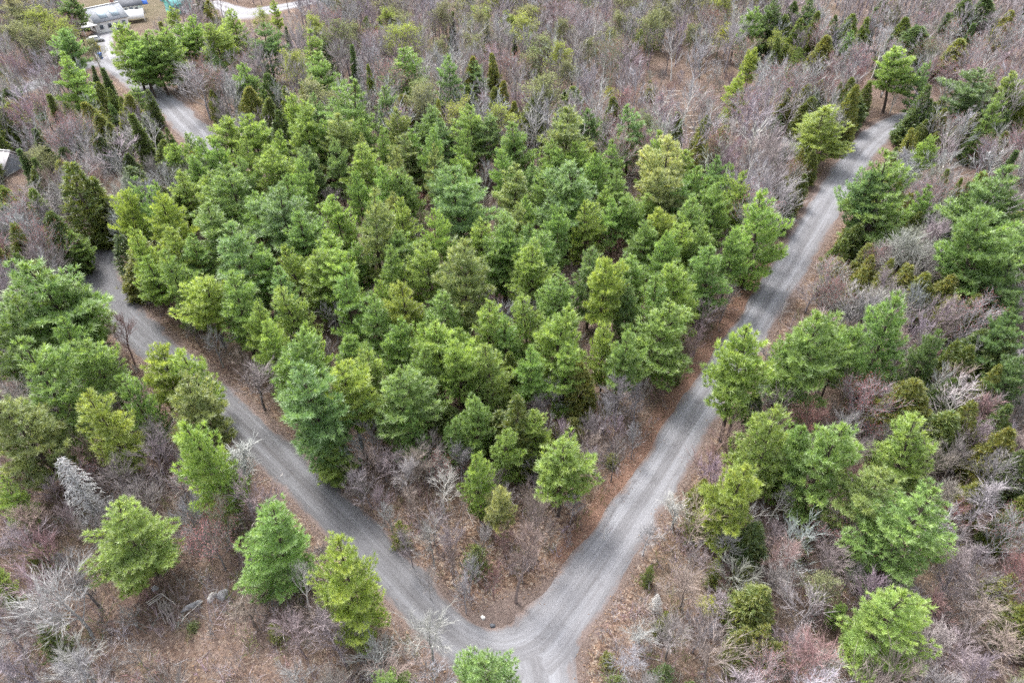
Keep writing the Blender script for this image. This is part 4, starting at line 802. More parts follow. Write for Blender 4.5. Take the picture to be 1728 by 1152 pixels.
for (X, Y), g in zip(cand, gaps):
    if g < 1.6 or abs(X) > 42 + 0.74 * Y: continue
    px, py, zd = proj((X, Y, 0))
    if px < -170 or px > 1900 or py < -45 or py > 1500: continue
    for test, sp, hr, kinds in ZONES:
        if test(px, py): break
    if crowded(X, Y, sp * 0.55): continue
    h = RNG.uniform(*hr) * (1.2 if hr[1] > 7 else 1.1)
    u = RNG.random(); kind = kinds[-1][0]
    for k, p in kinds:
        if u < p: kind = k; break
        u -= p
    if kind == 'cedar': h *= 0.72
    half = {'bare': 0.28 if py > 300 else 0.225, 'cedar': 0.23, 'spruce': 0.17, 'small': 0.30}.get(kind, 0.28) * h
    bad = False
    for s in (0.35, 0.7, 1.0):
        for o in (-0.6, 0, 0.6):
            tx, ty, _ = proj((X + o * half, Y, s * h))
            if any(inside(q, tx, ty) for q in SHOW): bad = True
    if bad: continue
    cx, cy, cz = proj((X, Y, 0.7 * h)); cr_ = half * FPX / cz
    if (py < 330 and np.any((KEEP[:, 2] > cz + 1) & (np.hypot(KEEP[:, 0] - cx, KEEP[:, 1] - cy) < 0.5 * cr_ + 0.10 * KEEP[:, 3]))): continue
    cell_add(X, Y, sp * 0.55)
    FILL.append((py, X, Y, kind, h, 2 * half * RNG.uniform(0.85, 1.2), px, g))
FILL.sort(key=lambda q: -q[0])
FAR = []
for py, X, Y, kind, h, D, px, g in FILL:
    seen = -60 < px < 1790 and proj((X, Y, h))[1] < 1160 and py > -12
    if not seen or count.get(kind, 0) >= LIMIT[kind]:
        FAR.append((X, Y, kind, h, D)); continue
    count[kind] = count.get(kind, 0) + 1
    if kind in ('cedar', 'spruce'):
        code = RNG.choice(['k', 'c', 'K'], p=[0.4, 0.4, 0.2]); col = PCOL[code]
    else:
        code = RNG.choice(['n', 's', 'v', 'e', 'l', 't', 'r'], p=[0.17, 0.30, 0.26, 0.14, 0.05, 0.05, 0.03]) if kind != 'birch' else 'w'; col = BCOL[code if kind != 'birch' else 's']
        if kind == 'bare' and py > 560: code = RNG.choice(['n', 's', 'v', 't', 'r'], p=[0.32, 0.16, 0.28, 0.18, 0.06]); col = BCOL[code]
        if kind == 'small': code = RNG.choice(['n', 'v', 't', 'r', 's'], p=[0.25, 0.2, 0.3, 0.1, 0.15]); col = BCOL[code]
    lf = None
    if kind == 'maple': lf = LEAFCOL['pink' if RNG.random() < 0.75 else 'red']
    if kind == 'poplar': lf = LEAFCOL['pale' if RNG.random() < 0.7 else 'lime']
    t = plant(kind, X, Y, h, D, jitter(col, RNG), leafcol=jitter(lf, RNG) if lf else None); t['code'] = code; t['filled'] = True

# the rest of the woods, past what can be picked out one by one: one mass
def mass(name, rows, label, cat):
    a = Acc(); protos = {}
    for X, Y, kind, h, D in rows:
        S = SETS[kind if kind in ('cedar', 'spruce') else 'lite']; k = int(RNG.integers(len(S)))
        key = id(S[k][1])
        if key not in protos:
            out = []
            for me in S[k][:2]:
                nv = len(me.vertices); co = np.empty(nv * 3, np.float32); me.vertices.foreach_get('co', co)
                li = np.empty(len(me.loops), np.int32); me.loops.foreach_get('vertex_index', li)
                n = len(li) // len(me.polygons); F = li.reshape(-1, n); co = co.reshape(-1, 3)
                keep = RNG.permutation(len(F))[: int(len(F) * (1.0 if kind not in ('cedar', 'spruce') else 0.2))]
                F = F[keep]; u_, inv = np.unique(F, return_inverse=True)
                out.append((co[u_], inv.reshape(-1, n), n))
            protos[key] = out
        ang = RNG.uniform(0, 6.28); c, s = math.cos(ang), math.sin(ang); sx = D / S[k][2]; sz = h / S[k][3]
        col = np.array(jitter(PCOL[RNG.choice(['k', 'c', 'K'])] if kind in ('cedar', 'spruce') else BCOL[RNG.choice(['n', 's', 'v', 'e', 's', 'v'])], RNG))
        for co, F, n in protos[key]:
            P = np.stack([(co[:, 0] * c - co[:, 1] * s) * sx + X, (co[:, 0] * s + co[:, 1] * c) * sx + Y, co[:, 2] * sz], 1)
            a.add(P, F3=F if n == 3 else None, F4=F if n == 4 else None, tint=col)
    o = struct(name, a.mesh(name, M_TWIG), 'stuff'); o['label'] = label; o['category'] = cat
    return o
def shows(r):
    x, y, _ = proj((r[0], r[1], 0)); tx, ty, _ = proj((r[0], r[1], r[3]))
    return -90 < x < 1820 and y > -30 and ty < 1170
near = [r for r in FAR if shows(r)]; RNG.shuffle(near)
bare_rows = [(float(r[0]), float(r[1]), str(r[2]), float(r[3]), float(r[4])) for r in near if r[2] not in ('cedar', 'spruce')]
con_rows = [(float(r[0]), float(r[1]), str(r[2]), float(r[3]), float(r[4])) for r in near if r[2] in ('cedar', 'spruce')][:36]
NB = len(bare_rows); bare_rows = [(x, y, k, h, D * 1.15) for x, y, k, h, D in bare_rows[:1250]]
if bare_rows: mass('far_woods', bare_rows, 'hazy grey mass of leafless far-off hardwoods along the top', 'woods')
if con_rows: mass('far_evergreen_woods', con_rows, 'dark evergreen mass scattered through the far-off woods', 'woods')

# ------------------------------------------------------------------ undergrowth, leaves and fallen sticks (nobody could count them)
def undergrowth():
    a = Acc(); rng = np.random.default_rng(5)
    prot = []
    for k in range(6):
        P0 = []; P1 = []; W = []
        for s in range(5):
            az = rng.uniform(0, 6.28); el = math.radians(rng.uniform(45, 85)); L = rng.uniform(0.7, 1.2)
            b = np.array([rng.normal() * 0.15, rng.normal() * 0.15, 0]); d = np.array([math.cos(az) * math.cos(el), math.sin(az) * math.cos(el), math.sin(el)])
            P0.append(b); P1.append(b + d * L); W.append(0.03)
            for j in range(8):
                q = b + d * L * rng.uniform(0.25, 1); e = q + unit(d + unit(rng.normal(size=3)) * 0.9) * rng.uniform(0.2, 0.5)
                P0.append(q); P1.append(e); W.append(0.02)
        prot.append((np.array(P0), np.array(P1), np.array(W)))
    n = 34000; X = rng.uniform(-150, 150, n); Y = 16 + 170 * rng.random(n) ** 1.7
    keep = np.abs(X) < 40 + 0.74 * Y
    # thin out with distance so that the near ground is the best covered
    keep &= rng.random(n) < np.clip(1.3 - Y / 140, 0.12, 1); X = X[keep]; Y = Y[keep]
    g = road_gap(X, Y); m = g > 1.0; X = X[m]; Y = Y[m]; g = g[m]; Z = ground_z(X, Y, g)
    for x, y, z, gg in zip(X, Y, Z, g):
        px, py, _ = proj((x, y, 0))
        if inside(YARD, px, py): continue
        if inside(BROWN, px, py) and rng.random() < 0.3: continue
        if inside(STAND, px, py) and rng.random() < 0.4: continue
        P0, P1, W = prot[rng.integers(6)]; t = rng.uniform(0, 6.28); c, s = math.cos(t), math.sin(t); sc = rng.uniform(0.7, 2.6) * (0.4 + 0.6 * min(1, gg / 4))
        Rm = np.array([[c, -s, 0], [s, c, 0], [0, 0, 1]]) * sc
        o = np.array([x, y, z - 0.05])
        v, f = blades(P0 @ Rm.T + o, P1 @ Rm.T + o, W * (0.7 + 0.5 * sc), rng)
        col = BCOL[('n', 'v', 't', 'r', 's', 'n', 'v')[rng.integers(7)]] if rng.random() > 0.1 else (0.13, 0.15, 0.05)
        a.add(v, F3=f, tint=np.array(jitter(col, rng, 0.15)))
    o = struct('undergrowth', a.mesh('undergrowth', M_TWIG), 'stuff'); o['label'] = 'leafless twiggy brush covering the forest floor'; o['category'] = 'undergrowth'
undergrowth()
def litter():
    rng = np.random.default_rng(6); n = 120000
    X = rng.uniform(-70, 75, n); Y = rng.uniform(18, 110, n); g = road_gap(X, Y)
    m = (np.abs(X) < 34 + 0.74 * Y) & (g > -0.9) & (rng.random(n) < np.where(g < 0.3, 0.10, np.where(g < 4, 1.0, np.clip(0.75 - Y / 150, 0.08, 1))))
    X = X[m]; Y = Y[m]; g = g[m]; Z = np.maximum(ground_z(X, Y, g), np.where(g < 0.35, 0.03, -9)) + rng.uniform(0.01, 0.07, len(X))
    P = np.stack([X, Y, Z], 1); nrm = unit(np.array([0, 0, 1.0]) + rng.normal(size=P.shape) * 0.4); d = perp(nrm, rng.normal(size=P.shape)); w = np.cross(nrm, d)
    s = rng.uniform(0.05, 0.11, (len(P), 1))
    V = np.stack([P - d * s, P + w * s * 0.7, P + d * s, P - w * s * 0.7], 1).reshape(-1, 3)
    pal = np.array([(0.27, 0.175, 0.125), (0.35, 0.26, 0.195), (0.21, 0.135, 0.10), (0.40, 0.33, 0.27), (0.16, 0.105, 0.085), (0.31, 0.205, 0.13)])
    T = pal[rng.integers(6, size=len(P))] * rng.uniform(0.7, 1.15, (len(P), 1))
    a = Acc(); a.add(V, F4=np.arange(len(V)).reshape(-1, 4), tint=np.repeat(T, 4, 0))
    o = struct('fallen_leaves', a.mesh('fallen_leaves', M_LEAF), 'stuff'); o['label'] = 'dry brown leaves strewn over verges and forest floor'; o['category'] = 'leaf litter'
    n = 2600; X = rng.uniform(-110, 110, n); Y = rng.uniform(18, 150, n); g = road_gap(X, Y); m = (g > 1.6) & (np.abs(X) < 38 + 0.74 * Y); X = X[m]; Y = Y[m]; Z = ground_z(X, Y) + 0.06
    az = rng.uniform(0, 6.28, len(X)); L = rng.uniform(0.6, 3.2, len(X)); d = np.stack([np.cos(az), np.sin(az), rng.normal(size=len(X)) * 0.06], 1)
    P = np.stack([X, Y, Z], 1); r = rng.uniform(0.012, 0.04, len(X))
    v, f = tubes(P, P + d * L[:, None], r, r * 0.6, 3); T = np.array([BCOL['w'], BCOL['s'], BCOL['t'], BCOL['n']])[rng.integers(4, size=len(P))]
    a = Acc(); a.add(v, F4=f, tint=np.repeat(T, 6, 0))
    o = struct('fallen_sticks', a.mesh('fallen_sticks', M_TWIG), 'stuff'); o['label'] = 'thin fallen sticks scattered over the forest floor'; o['category'] = 'fallen sticks'
litter()
# ------------------------------------------------------------------ houses, yard things, logs and stones
def prism(sx, sy, z0, z1):
    x, y = sx / 2, sy / 2
    V = [(-x, -y, z0), (x, -y, z0), (x, y, z0), (-x, y, z0), (-x, -y, z1), (x, -y, z1), (x, y, z1), (-x, y, z1)]
    F = [(0, 3, 2, 1), (4, 5, 6, 7), (0, 1, 5, 4), (1, 2, 6, 5), (2, 3, 7, 6), (3, 0, 4, 7)]
    return np.array(V, float), np.array(F)
def boxes(rows, name, mat):
    """rows: (cx, cy, z0, sx, sy, z1)"""
    a = Acc()
    for cx, cy, z0, sx, sy, z1 in rows:
        v, f = prism(sx, sy, z0, z1); a.add(v + np.array([cx, cy, 0]), F4=f)
    return a.mesh(name, mat)
def gable_walls(L, W, hw, hr, name, mat):
    x, y = L / 2, W / 2
    V = np.array([(-x, -y, 0), (x, -y, 0), (x, y, 0), (-x, y, 0), (-x, -y, hw), (x, -y, hw), (x, y, hw), (-x, y, hw), (-x, 0, hr), (x, 0, hr)], float)
    return mesh_from(name, V, [np.array([(0, 1, 5, 4), (2, 3, 7, 6), (3, 0, 4, 7), (1, 2, 6, 5)]), np.array([(4, 8, 7), (5, 6, 9)])], mat)
def roof_slope(L, W, hw, hr, side, name, mat, over=0.45, th=0.14):
    run = W / 2; sl = (hr - hw) / run; y1 = side * (run + over); z1 = hw - over * sl; x = L / 2 + over
    V = np.array([(-x, 0, hr + 0.02), (x, 0, hr + 0.02), (x, y1, z1 + 0.02), (-x, y1, z1 + 0.02)], float); U = V + np.array([0, 0, th])
    return mesh_from(name, np.concatenate([V, U]), [np.array([(3, 2, 1, 0), (4, 5, 6, 7), (0, 1, 5, 4), (1, 2, 6, 5), (2, 3, 7, 6), (3, 0, 4, 7)])], mat)
MW = plain_mat('white_siding', (0.82, 0.82, 0.81), 0.6, 0.04, 1.5); MSH = plain_mat('grey_shingle', (0.22, 0.235, 0.26), 0.8, 0.25, 2.0); MDK = plain_mat('dark_shingle', (0.075, 0.08, 0.095), 0.8, 0.3, 2.0)
MTEAL = plain_mat('teal_paint', (0.16, 0.52, 0.47), 0.6, 0.08, 1.0); MGL = plain_mat('window_glass', (0.06, 0.08, 0.10), 0.12, 0.2, 1.0); MTR = plain_mat('white_trim', (0.78, 0.78, 0.77), 0.5, 0.04)
MBLUE = plain_mat('blue_plastic', (0.03, 0.13, 0.50), 0.45, 0.1); MYEL = plain_mat('yellow_paint', (0.60, 0.40, 0.06), 0.6, 0.1); MCAR = plain_mat('silver_paint', (0.42, 0.42, 0.43), 0.3, 0.05, 1.0, 0.5)
MRUB = plain_mat('tyre_rubber', (0.03, 0.03, 0.03), 0.9); MLICH = plain_mat('lichen_roof', (0.58, 0.55, 0.56), 0.9, 0.35, 1.6); MGAB = plain_mat('blue_grey_siding', (0.27, 0.30, 0.34), 0.7, 0.15)
MROCK = plain_mat('grey_stone', (0.30, 0.30, 0.31), 0.9, 0.35, 3.0); MWST = plain_mat('pale_stone', (0.58, 0.56, 0.53), 0.9, 0.2, 3.0); MPOLE = plain_mat('weathered_wood', (0.22, 0.19, 0.175), 0.9, 0.35, 4.0); MPALE = plain_mat('bleached_wood', (0.52, 0.48, 0.44), 0.9, 0.25, 4.0)
MRED = plain_mat('brown_brick', (0.20, 0.11, 0.09), 0.9, 0.25, 4.0); MWIRE = plain_mat('wire_black', (0.05, 0.05, 0.055), 0.6)
MRECT = plain_mat('roof_rectangle_blue', (0.30, 0.37, 0.42), 0.4, 0.2, 1.2)

def house(name, centre, axis, L, W, hw, hr, wall, roof, label, wins, door=None, chimney=None):
    """axis: pixel pair giving the ridge direction"""
    c = at(*centre); a, b = at(*axis[0]), at(*axis[1]); rz = math.atan2(b[1] - a[1], b[0] - a[0])
    e = empty(name, (c[0], c[1], -0.05), label, 'house' if 'house' in name else 'shed'); e.rotation_euler = (0, 0, rz)
    part('wall', gable_walls(L, W, hw, hr, 'house_wall', wall), e)
    slopes = [part('roof', roof_slope(L, W, hw, hr, s, 'house_roof', roof), e) for s in (-1, 1)]
    part('ridge_cap', boxes([(0, 0, hr + 0.12, L + 0.9, 0.3, hr + 0.24)], 'ridge', MTR), slopes[0])
    for x, z, w, h in wins:                                   # windows on the side facing the road and on the gable
        if w > 0: fr, gl = (x, -W / 2 - 0.05, z, w, 0.1, z + h), (x, -W / 2 - 0.08, z + 0.12, w - 0.24, 0.1, z + h - 0.12)
        else: fr, gl = (-L / 2 - 0.05, x, z, 0.1, -w, z + h), (-L / 2 - 0.08, x, z + 0.12, 0.1, -w - 0.24, z + h - 0.12)
        f = part('window', boxes([fr], 'window_frame', MTR), e); part('pane', boxes([gl], 'window_pane', MGL), f)
    if door is not None: part('door', boxes([(door, -W / 2 - 0.06, 0, 1.0, 0.1, 2.1)], 'house_door', MGAB), e)
    if chimney: part('chimney', boxes([(chimney, 0.6, hr - 1.2, 0.8, 0.8, hr + 1.1)], 'house_chimney', MRED), e)
    return e
hs1 = house('farmhouse', (184, 47), ((160, 55), (214, 43)), 9.0, 8.0, 3.2, 6.0, MW, MSH, 'white house with grey roof at the end of the driveway', [(-3.3, 1, 1.2, 1.3), (-1.0, 1, 1.2, 1.3), (3.2, 1, 1.2, 1.3), (1.6, 1, -1.3, 1.3), (-1.6, 1, -1.3, 1.3), (0, 3.8, -1.0, 1.0)], door=1.2, chimney=3.4)
for k, x in enumerate((-1.6, 1.9)):  # blue-grey rectangles laid on the front roof slope
    v, f = prism(2.2, 2.6, 0, 0.06); sl = math.atan2(2.8, 4.0); y = -2.5; z = 6.0 - 2.5 * 2.8 / 4.0 + 0.22
    R_ = np.array([[1, 0, 0], [0, math.cos(sl), -math.sin(sl)], [0, math.sin(sl), math.cos(sl)]])
    part('roof_rectangle', mesh_from('roof_rectangle', v @ R_.T + np.array([x, y, z]), [f], MRECT), hs1)
part('porch_roof', boxes([(-6.7, -2.6, 2.5, 4.2, 4.6, 2.75)], 'porch_roof', MW), hs1)
for sx in (-8.5, -5.0):
    part('porch_post', boxes([(sx, -4.6, 0, 0.16, 0.16, 2.5)], 'porch_post', MTR), hs1)
house('garden_shed', (222, 21), ((208, 24), (236, 20)), 6.5, 5.0, 2.6, 4.2, MW, MDK, 'small white shed with dark roof behind the white house', [(-1.5, 1, 1.0, 1.0), (1.5, 1, 1.0, 1.0)], door=0)
house('teal_house', (303, 21), ((288, 23), (312, 18)), 5.6, 6.0, 3.4, 6.4, MTEAL, plain_mat('teal_roof', (0.22, 0.58, 0.55), 0.5, 0.1), 'teal painted house at the top edge above the roadside pines', [(-1.7, 1.2, 1.1, 1.3), (1.7, 1.2, 1.1, 1.3)], door=0)
house('lichen_house', (-4, 287), ((-40, 285), (28, 291)), 9, 5.4, 2.2, 4.2, MGAB, MLICH, 'blue-grey house corner with pale lichen-stained roof at the left edge', [(-2.5, 0.8, 0.9, 1.0), (2.5, 0.8, 0.9, 1.0)], door=0)

# a domed white canopy shelter beside the house
def canopy(px, label):
    c = at(*px); e = empty('canopy_shelter', (c[0], c[1], 0), label, 'shelter'); e.rotation_euler = (0, 0, 0.35)
    th = np.linspace(0, math.pi, 9); V = []; F = []
    for x in (-3.2, 3.2):
        for t in th: V.append((x, 2.4 * math.cos(t), 1.2 + 1.9 * math.sin(t)))
    F = [(k, k + 1, 10 + k, 9 + k) for k in range(8)]
    o = part('cover', mesh_from('canopy_cover', np.array(V), [np.array(F)], MTR, smooth=True), e)
    m = o.modifiers.new('thickness', 'SOLIDIFY'); m.thickness = 0.05
    for x in (-3.1, 3.1):
        for y in (-2.38, 2.38): part('post', boxes([(x, y, 0, 0.1, 0.1, 1.25)], 'canopy_post', MTR), e)
canopy((228, 36), 'domed white canopy shelter between the white house and the shed')

def tub(V0, r0, r1, h, n=12):
    th = np.arange(n) * 2 * math.pi / n
    V = np.concatenate([np.stack([np.cos(th) * r0, np.sin(th) * r0, 0 * th], 1), np.stack([np.cos(th) * r1, np.sin(th) * r1, 0 * th + h], 1), [[0, 0, 0], [0, 0, h]]]) + np.array(V0)
    k = np.arange(n); F4 = np.stack([k, (k + 1) % n, n + (k + 1) % n, n + k], 1); F3 = np.concatenate([np.stack([(k + 1) % n, k, 0 * k + 2 * n], 1), np.stack([n + k, n + (k + 1) % n, 0 * k + 2 * n + 1], 1)])
    return V, F3, F4
def wheel_mesh(r, w, mat):
    V, a, b = tub((0, 0, -w / 2), r, r, w, 14); return mesh_from('wheel', V[:, [0, 2, 1]], [a, b], mat)
def car(px, rz, label, paint):
    c = at(*px); e = empty('parked_car', (c[0], c[1], 0.02), label, 'car'); e.rotation_euler = (0, 0, rz)
    prof = np.array([(-2.2, 0.35), (2.2, 0.35), (2.25, 0.75), (1.35, 0.95), (0.75, 1.48), (-1.1, 1.5), (-1.8, 0.98), (-2.2, 0.9)]); n = len(prof)
    V = np.concatenate([np.stack([prof[:, 0], np.where(prof[:, 1] > 1.2, s * 0.68, s * 0.88), prof[:, 1]], 1) for s in (-1, 1)])
    F4 = np.array([(k, (k + 1) % n, n + (k + 1) % n, n + k) for k in range(n)])
    cap = [(0, 7, 6), (0, 6, 3), (0, 3, 1), (1, 3, 2), (3, 6, 5), (3, 5, 4)]; F3 = np.array(cap + [(n + a, n + c_, n + b) for a, b, c_ in cap])
    part('body', mesh_from('car_body', V, [F4, F3], paint), e)
    for x0, z0, x1, z1 in ((0.80, 1.44, 1.30, 0.99), (-1.16, 1.46, -1.74, 1.02)):
        g = np.array([(x0, -0.62, z0), (x0, 0.62, z0), (x1, 0.76, z1), (x1, -0.76, z1)]) + np.array([0.03 if x0 > 0 else -0.03, 0, 0.03])
        part('windscreen', mesh_from('windscreen', g, [np.array([(0, 1, 2, 3)])], MGL), e)
    for s in (-1, 1):
        g = np.array([(-1.5, s * 0.86, 1.0), (1.1, s * 0.86, 1.0), (0.65, s * 0.715, 1.42), (-1.05, s * 0.715, 1.42)])
        part('side_window', mesh_from('side_window', g, [np.array([(0, 1, 2, 3)])], MGL), e)
        for x in (-1.35, 1.4):
            w = part('wheel', wheel_mesh(0.34, 0.22, MRUB), e); w.location = (x, s * 0.82, 0.34)
            h = part('rim', wheel_mesh(0.19, 0.25, MCAR), w)
        for x, nm, mt in ((2.2, 'headlight', MTR), (-2.19, 'tail_light', MRED)):
            part(nm, boxes([(x, s * 0.6, 0.62, 0.08, 0.3, 0.78)], nm, mt), e)
car((162, 71), 0.5, 'grey car parked on the driveway before the white house', MCAR)
car((137, 51), 0.2, 'pale car parked beside the porch of the white house', plain_mat('pale_paint', (0.55, 0.56, 0.58), 0.35, 0.05))
c = at(171, 99); e = empty('wheelie_bin', (c[0], c[1], 0), 'blue wheelie bin where the driveway meets the road', 'bin')
V, a3, b4 = tub((0, 0, 0.05), 0.42, 0.55, 1.25, 4); part('body', mesh_from('bin_body', V, [a3, b4], MBLUE), e)
part('lid', boxes([(0, 0, 1.31, 0.9, 0.95, 1.42)], 'bin_lid', MBLUE), e)
for s in (-0.3, 0.3):
    w = part('wheel', wheel_mesh(0.13, 0.08, MRUB), e); w.location = (s, 0.42, 0.13)
for (x, y), lb in (((165, 84), 'yellow marker post beside the driveway, farther from the bin'), ((171, 90), 'yellow marker post just behind the blue bin')):
    c = at(x, y); e = empty('marker_post', (c[0], c[1], 0), lb, 'post')
    part('post', boxes([(0, 0, 0, 0.22, 0.22, 1.3)], 'marker_post', MYEL), e); part('cap', boxes([(0, 0, 1.3, 0.5, 0.4, 1.75)], 'marker_cap', MYEL), e)
# blue tarpaulin heap and yard clutter
def lump(name, px, size, mat, label, cat, seed, flat=0.6, z=0.0):
    rng = np.random.default_rng(seed); c = at(*px)
    n, m = 9, 6; V = []
    ph = rng.uniform(0, 6.28, 4)
    for i in range(m):
        el = (i / (m - 1)) * math.pi / 2
        for k in range(n):
            az = k * 2 * math.pi / n; r = 1 + 0.22 * math.sin(2 * az + ph[0]) + 0.16 * math.sin(3 * az + ph[1] + 2 * el) + rng.normal() * 0.07
            V.append((size[0] / 2 * r * math.cos(az) * math.cos(el) ** 0.7, size[1] / 2 * r * math.sin(az) * math.cos(el) ** 0.7, size[2] * math.sin(el) * (0.9 + 0.1 * r)))
    F = [(i * n + k, i * n + (k + 1) % n, (i + 1) * n + (k + 1) % n, (i + 1) * n + k) for i in range(m - 1) for k in range(n)]
    me = mesh_from(name, np.array(V), [np.array(F)], mat)
    o = bpy.data.objects.new(name, me); COL.objects.link(o); o.location = (c[0], c[1], float(ground_z(np.array([c[0]]), np.array([c[1]]))[0]) - 0.04 + z); o.rotation_euler = (0, 0, rng.uniform(0, 6.28))
    o['label'] = label; o['category'] = cat; return o
lump('tarpaulin_heap', (243, 6), (3.2, 2.6, 1.2), MBLUE, 'blue tarpaulin heap on the grass behind the white house', 'tarpaulin', 1)
lump('tarpaulin_heap', (276, 2), (2.6, 2.0, 1.0), plain_mat('dark_blue', (0.04, 0.10, 0.25), 0.6), 'dark blue tarpaulin heap beside the teal house', 'tarpaulin', 2)
for k, (x, y) in enumerate(((318, 17), (324, 20), (331, 16))):
    lump('clutter_heap', (x, y), (2.2, 1.6, 1.2), (MTR, MRED, MWST)[k], ('white clutter heap beside the teal house', 'brown clutter heap between two pale heaps', 'cream clutter heap by the round cedar')[k], 'clutter', 5 + k)
lump('white_board', (180, 24), (3.0, 0.8, 0.15), MTR, 'white board lying on the dry lawn behind the white house', 'board', 9)
for k, (x, y, sz, mt, lb) in enumerate((
    (360, 1011, (0.95, 0.75, 0.55), MWST, 'pale grey boulder, the lighter of two side by side below the dense pine'), (379, 1008, (1.2, 0.9, 0.6), MROCK, 'darker mossy boulder beside the pale grey boulder'),
    (328, 1024, (1.7, 0.6, 0.5), MROCK, 'long grey rock beside the bundle of weathered poles'), (262, 993, (0.9, 0.5, 0.25), MROCK, 'flat grey slab under the round pine by the poles'),
    (1358, 319, (0.7, 0.6, 0.5), MWST, 'white stone on the verge of the upper straight road'), (1256, 487, (0.8, 0.5, 0.4), MWST, 'pale stone at the foot of the lone rounded pine'),
    (686, 995, (0.32, 0.3, 0.10), MWST, 'small pale stone lying on the lower winding road'), (815, 1041, (0.5, 0.4, 0.25), MWST, 'white scrap in the dark ditch at the wedge tip'),
    (831, 1054, (0.55, 0.45, 0.3), MDK, 'black lump at the ditch end by the wedge tip'), (1296, 435, (0.5, 0.4, 0.3), MWST, 'little white stone on the verge below the lone rounded pine'), (225, 368, (0.7, 0.5, 0.35), MWST, 'white stone heap beside the road behind the yellow bend pine'))):
    lump('boulder' if sz[0] > 0.6 else 'stone', (x, y), sz, mt, lb, 'rock', 20 + k, z=0.16 if (x, y) == (686, 995) else 0)

def pole(name, p0, p1, r, mat, label, cat, group=None, n=7):
    p0 = np.array(p0, float); p1 = np.array(p1, float); a = Acc(); rng = np.random.default_rng(int(abs(p0[0] * 97 + p0[1] * 31)) + 1)
    t = np.linspace(0, 1, 6)[:, None]; P = p0 + (p1 - p0) * t + np.concatenate([[[0, 0, 0]], rng.normal(size=(5, 3)) * 0.02 * np.linalg.norm(p1 - p0) * np.array([1, 1, 0.2])])
    rr = r * (1 - 0.4 * t[:, 0]); v, f = tubes(P[:-1] - P[0], P[1:] - P[0], rr[:-1], rr[1:], n); a.add(v, F4=f)
    for q, s in ((P[0], 0), (P[-1], -1)):
        ring = v.reshape(5, 2, n, 3)[s, 0 if s == 0 else 1]; a.add(np.concatenate([ring, [(q - P[0])]]), F3=[(k, (k + 1) % n, n) for k in range(n)])
    o = bpy.data.objects.new(name, a.mesh(name, mat)); COL.objects.link(o); o.location = P[0]
    o['label'] = label; o['category'] = cat
    if group: o['group'] = group
    return o
rng = np.random.default_rng(8)
for k in range(9):
    a, b = at(266 + k * 2.6 + rng.normal(), 1016 + rng.normal() * 3), at(280 + k * 2.4 + rng.normal(), 1052 + rng.normal() * 4)
    pole('weathered_pole', (a[0], a[1], 0.22 + 0.07 * (k % 3)), (b[0], b[1], 0.2 + 0.07 * (k % 3)), 0.085, MPOLE, 'grey weathered pole in the bundle on the brown ground', 'pole', 'bundle of weathered poles')
for k, (x0, y0, x1, y1, lb) in enumerate(((248, 1018, 273, 1004, 'bleached pole, topmost of three lying above the grey bundle'), (250, 1021, 274, 1007, 'bleached pole, middle of three lying above the grey bundle'), (253, 1023, 275, 1009, 'bleached pole, lowest of three lying above the grey bundle'),
                                          (274, 1003, 302, 1026, 'bleached pole slanting down from the three pale poles to the rock'), (308, 1052, 345, 1017, 'thin bleached stick propped beside the long grey rock'), (119, 1048, 124, 1022, 'short bleached log standing out beside the low bushy fir'),
                                          (400, 1038, 418, 1002, 'thin bleached trunk fallen beside the mossy boulder'), (470, 796, 481, 786, 'broken white branch at the edge of the winding road'), (472, 805, 478, 799, 'short white stick beside the broken white branch'))):
    a, b = at(x0, y0), at(x1, y1); za, zb = (float(ground_z(np.array([q[0]]), np.array([q[1]]))[0]) + 0.2 for q in (a, b))
    pole('bleached_pole', (a[0], a[1], za), (b[0], b[1], zb + 0.05), 0.05, MPALE, lb, 'pole', 'bleached fallen poles')
for k in range(44):                                             # felled trunks in the clearing
    x, y = rng.uniform(1075, 1265), rng.uniform(150, 245); a = at(x, y); L = rng.uniform(2, 6.5); az = rng.uniform(-0.5, 0.7) + (math.pi if rng.random() < 0.3 else 0)
    pole('felled_log', (a[0], a[1], 0.3), (a[0] + L * math.cos(az), a[1] + L * math.sin(az), 0.3 + rng.uniform(0, 0.5)), rng.uniform(0.06, 0.14), MPALE if rng.random() < 0.6 else MPOLE, 'felled log lying with others in the brushy clearing', 'log', 'felled logs in the clearing', 6)
# roadside sign by the hairpin
c = at(126, 448); e = empty('roadside_sign', (c[0], c[1], 0), 'small white sign on a post beside the hairpin bend', 'sign')
part('post', boxes([(0, 0, 0, 0.08, 0.08, 1.5)], 'sign_post', MPOLE), e); part('board', boxes([(0, -0.07, 1.0, 0.5, 0.04, 1.5)], 'sign_board', MTR), e)
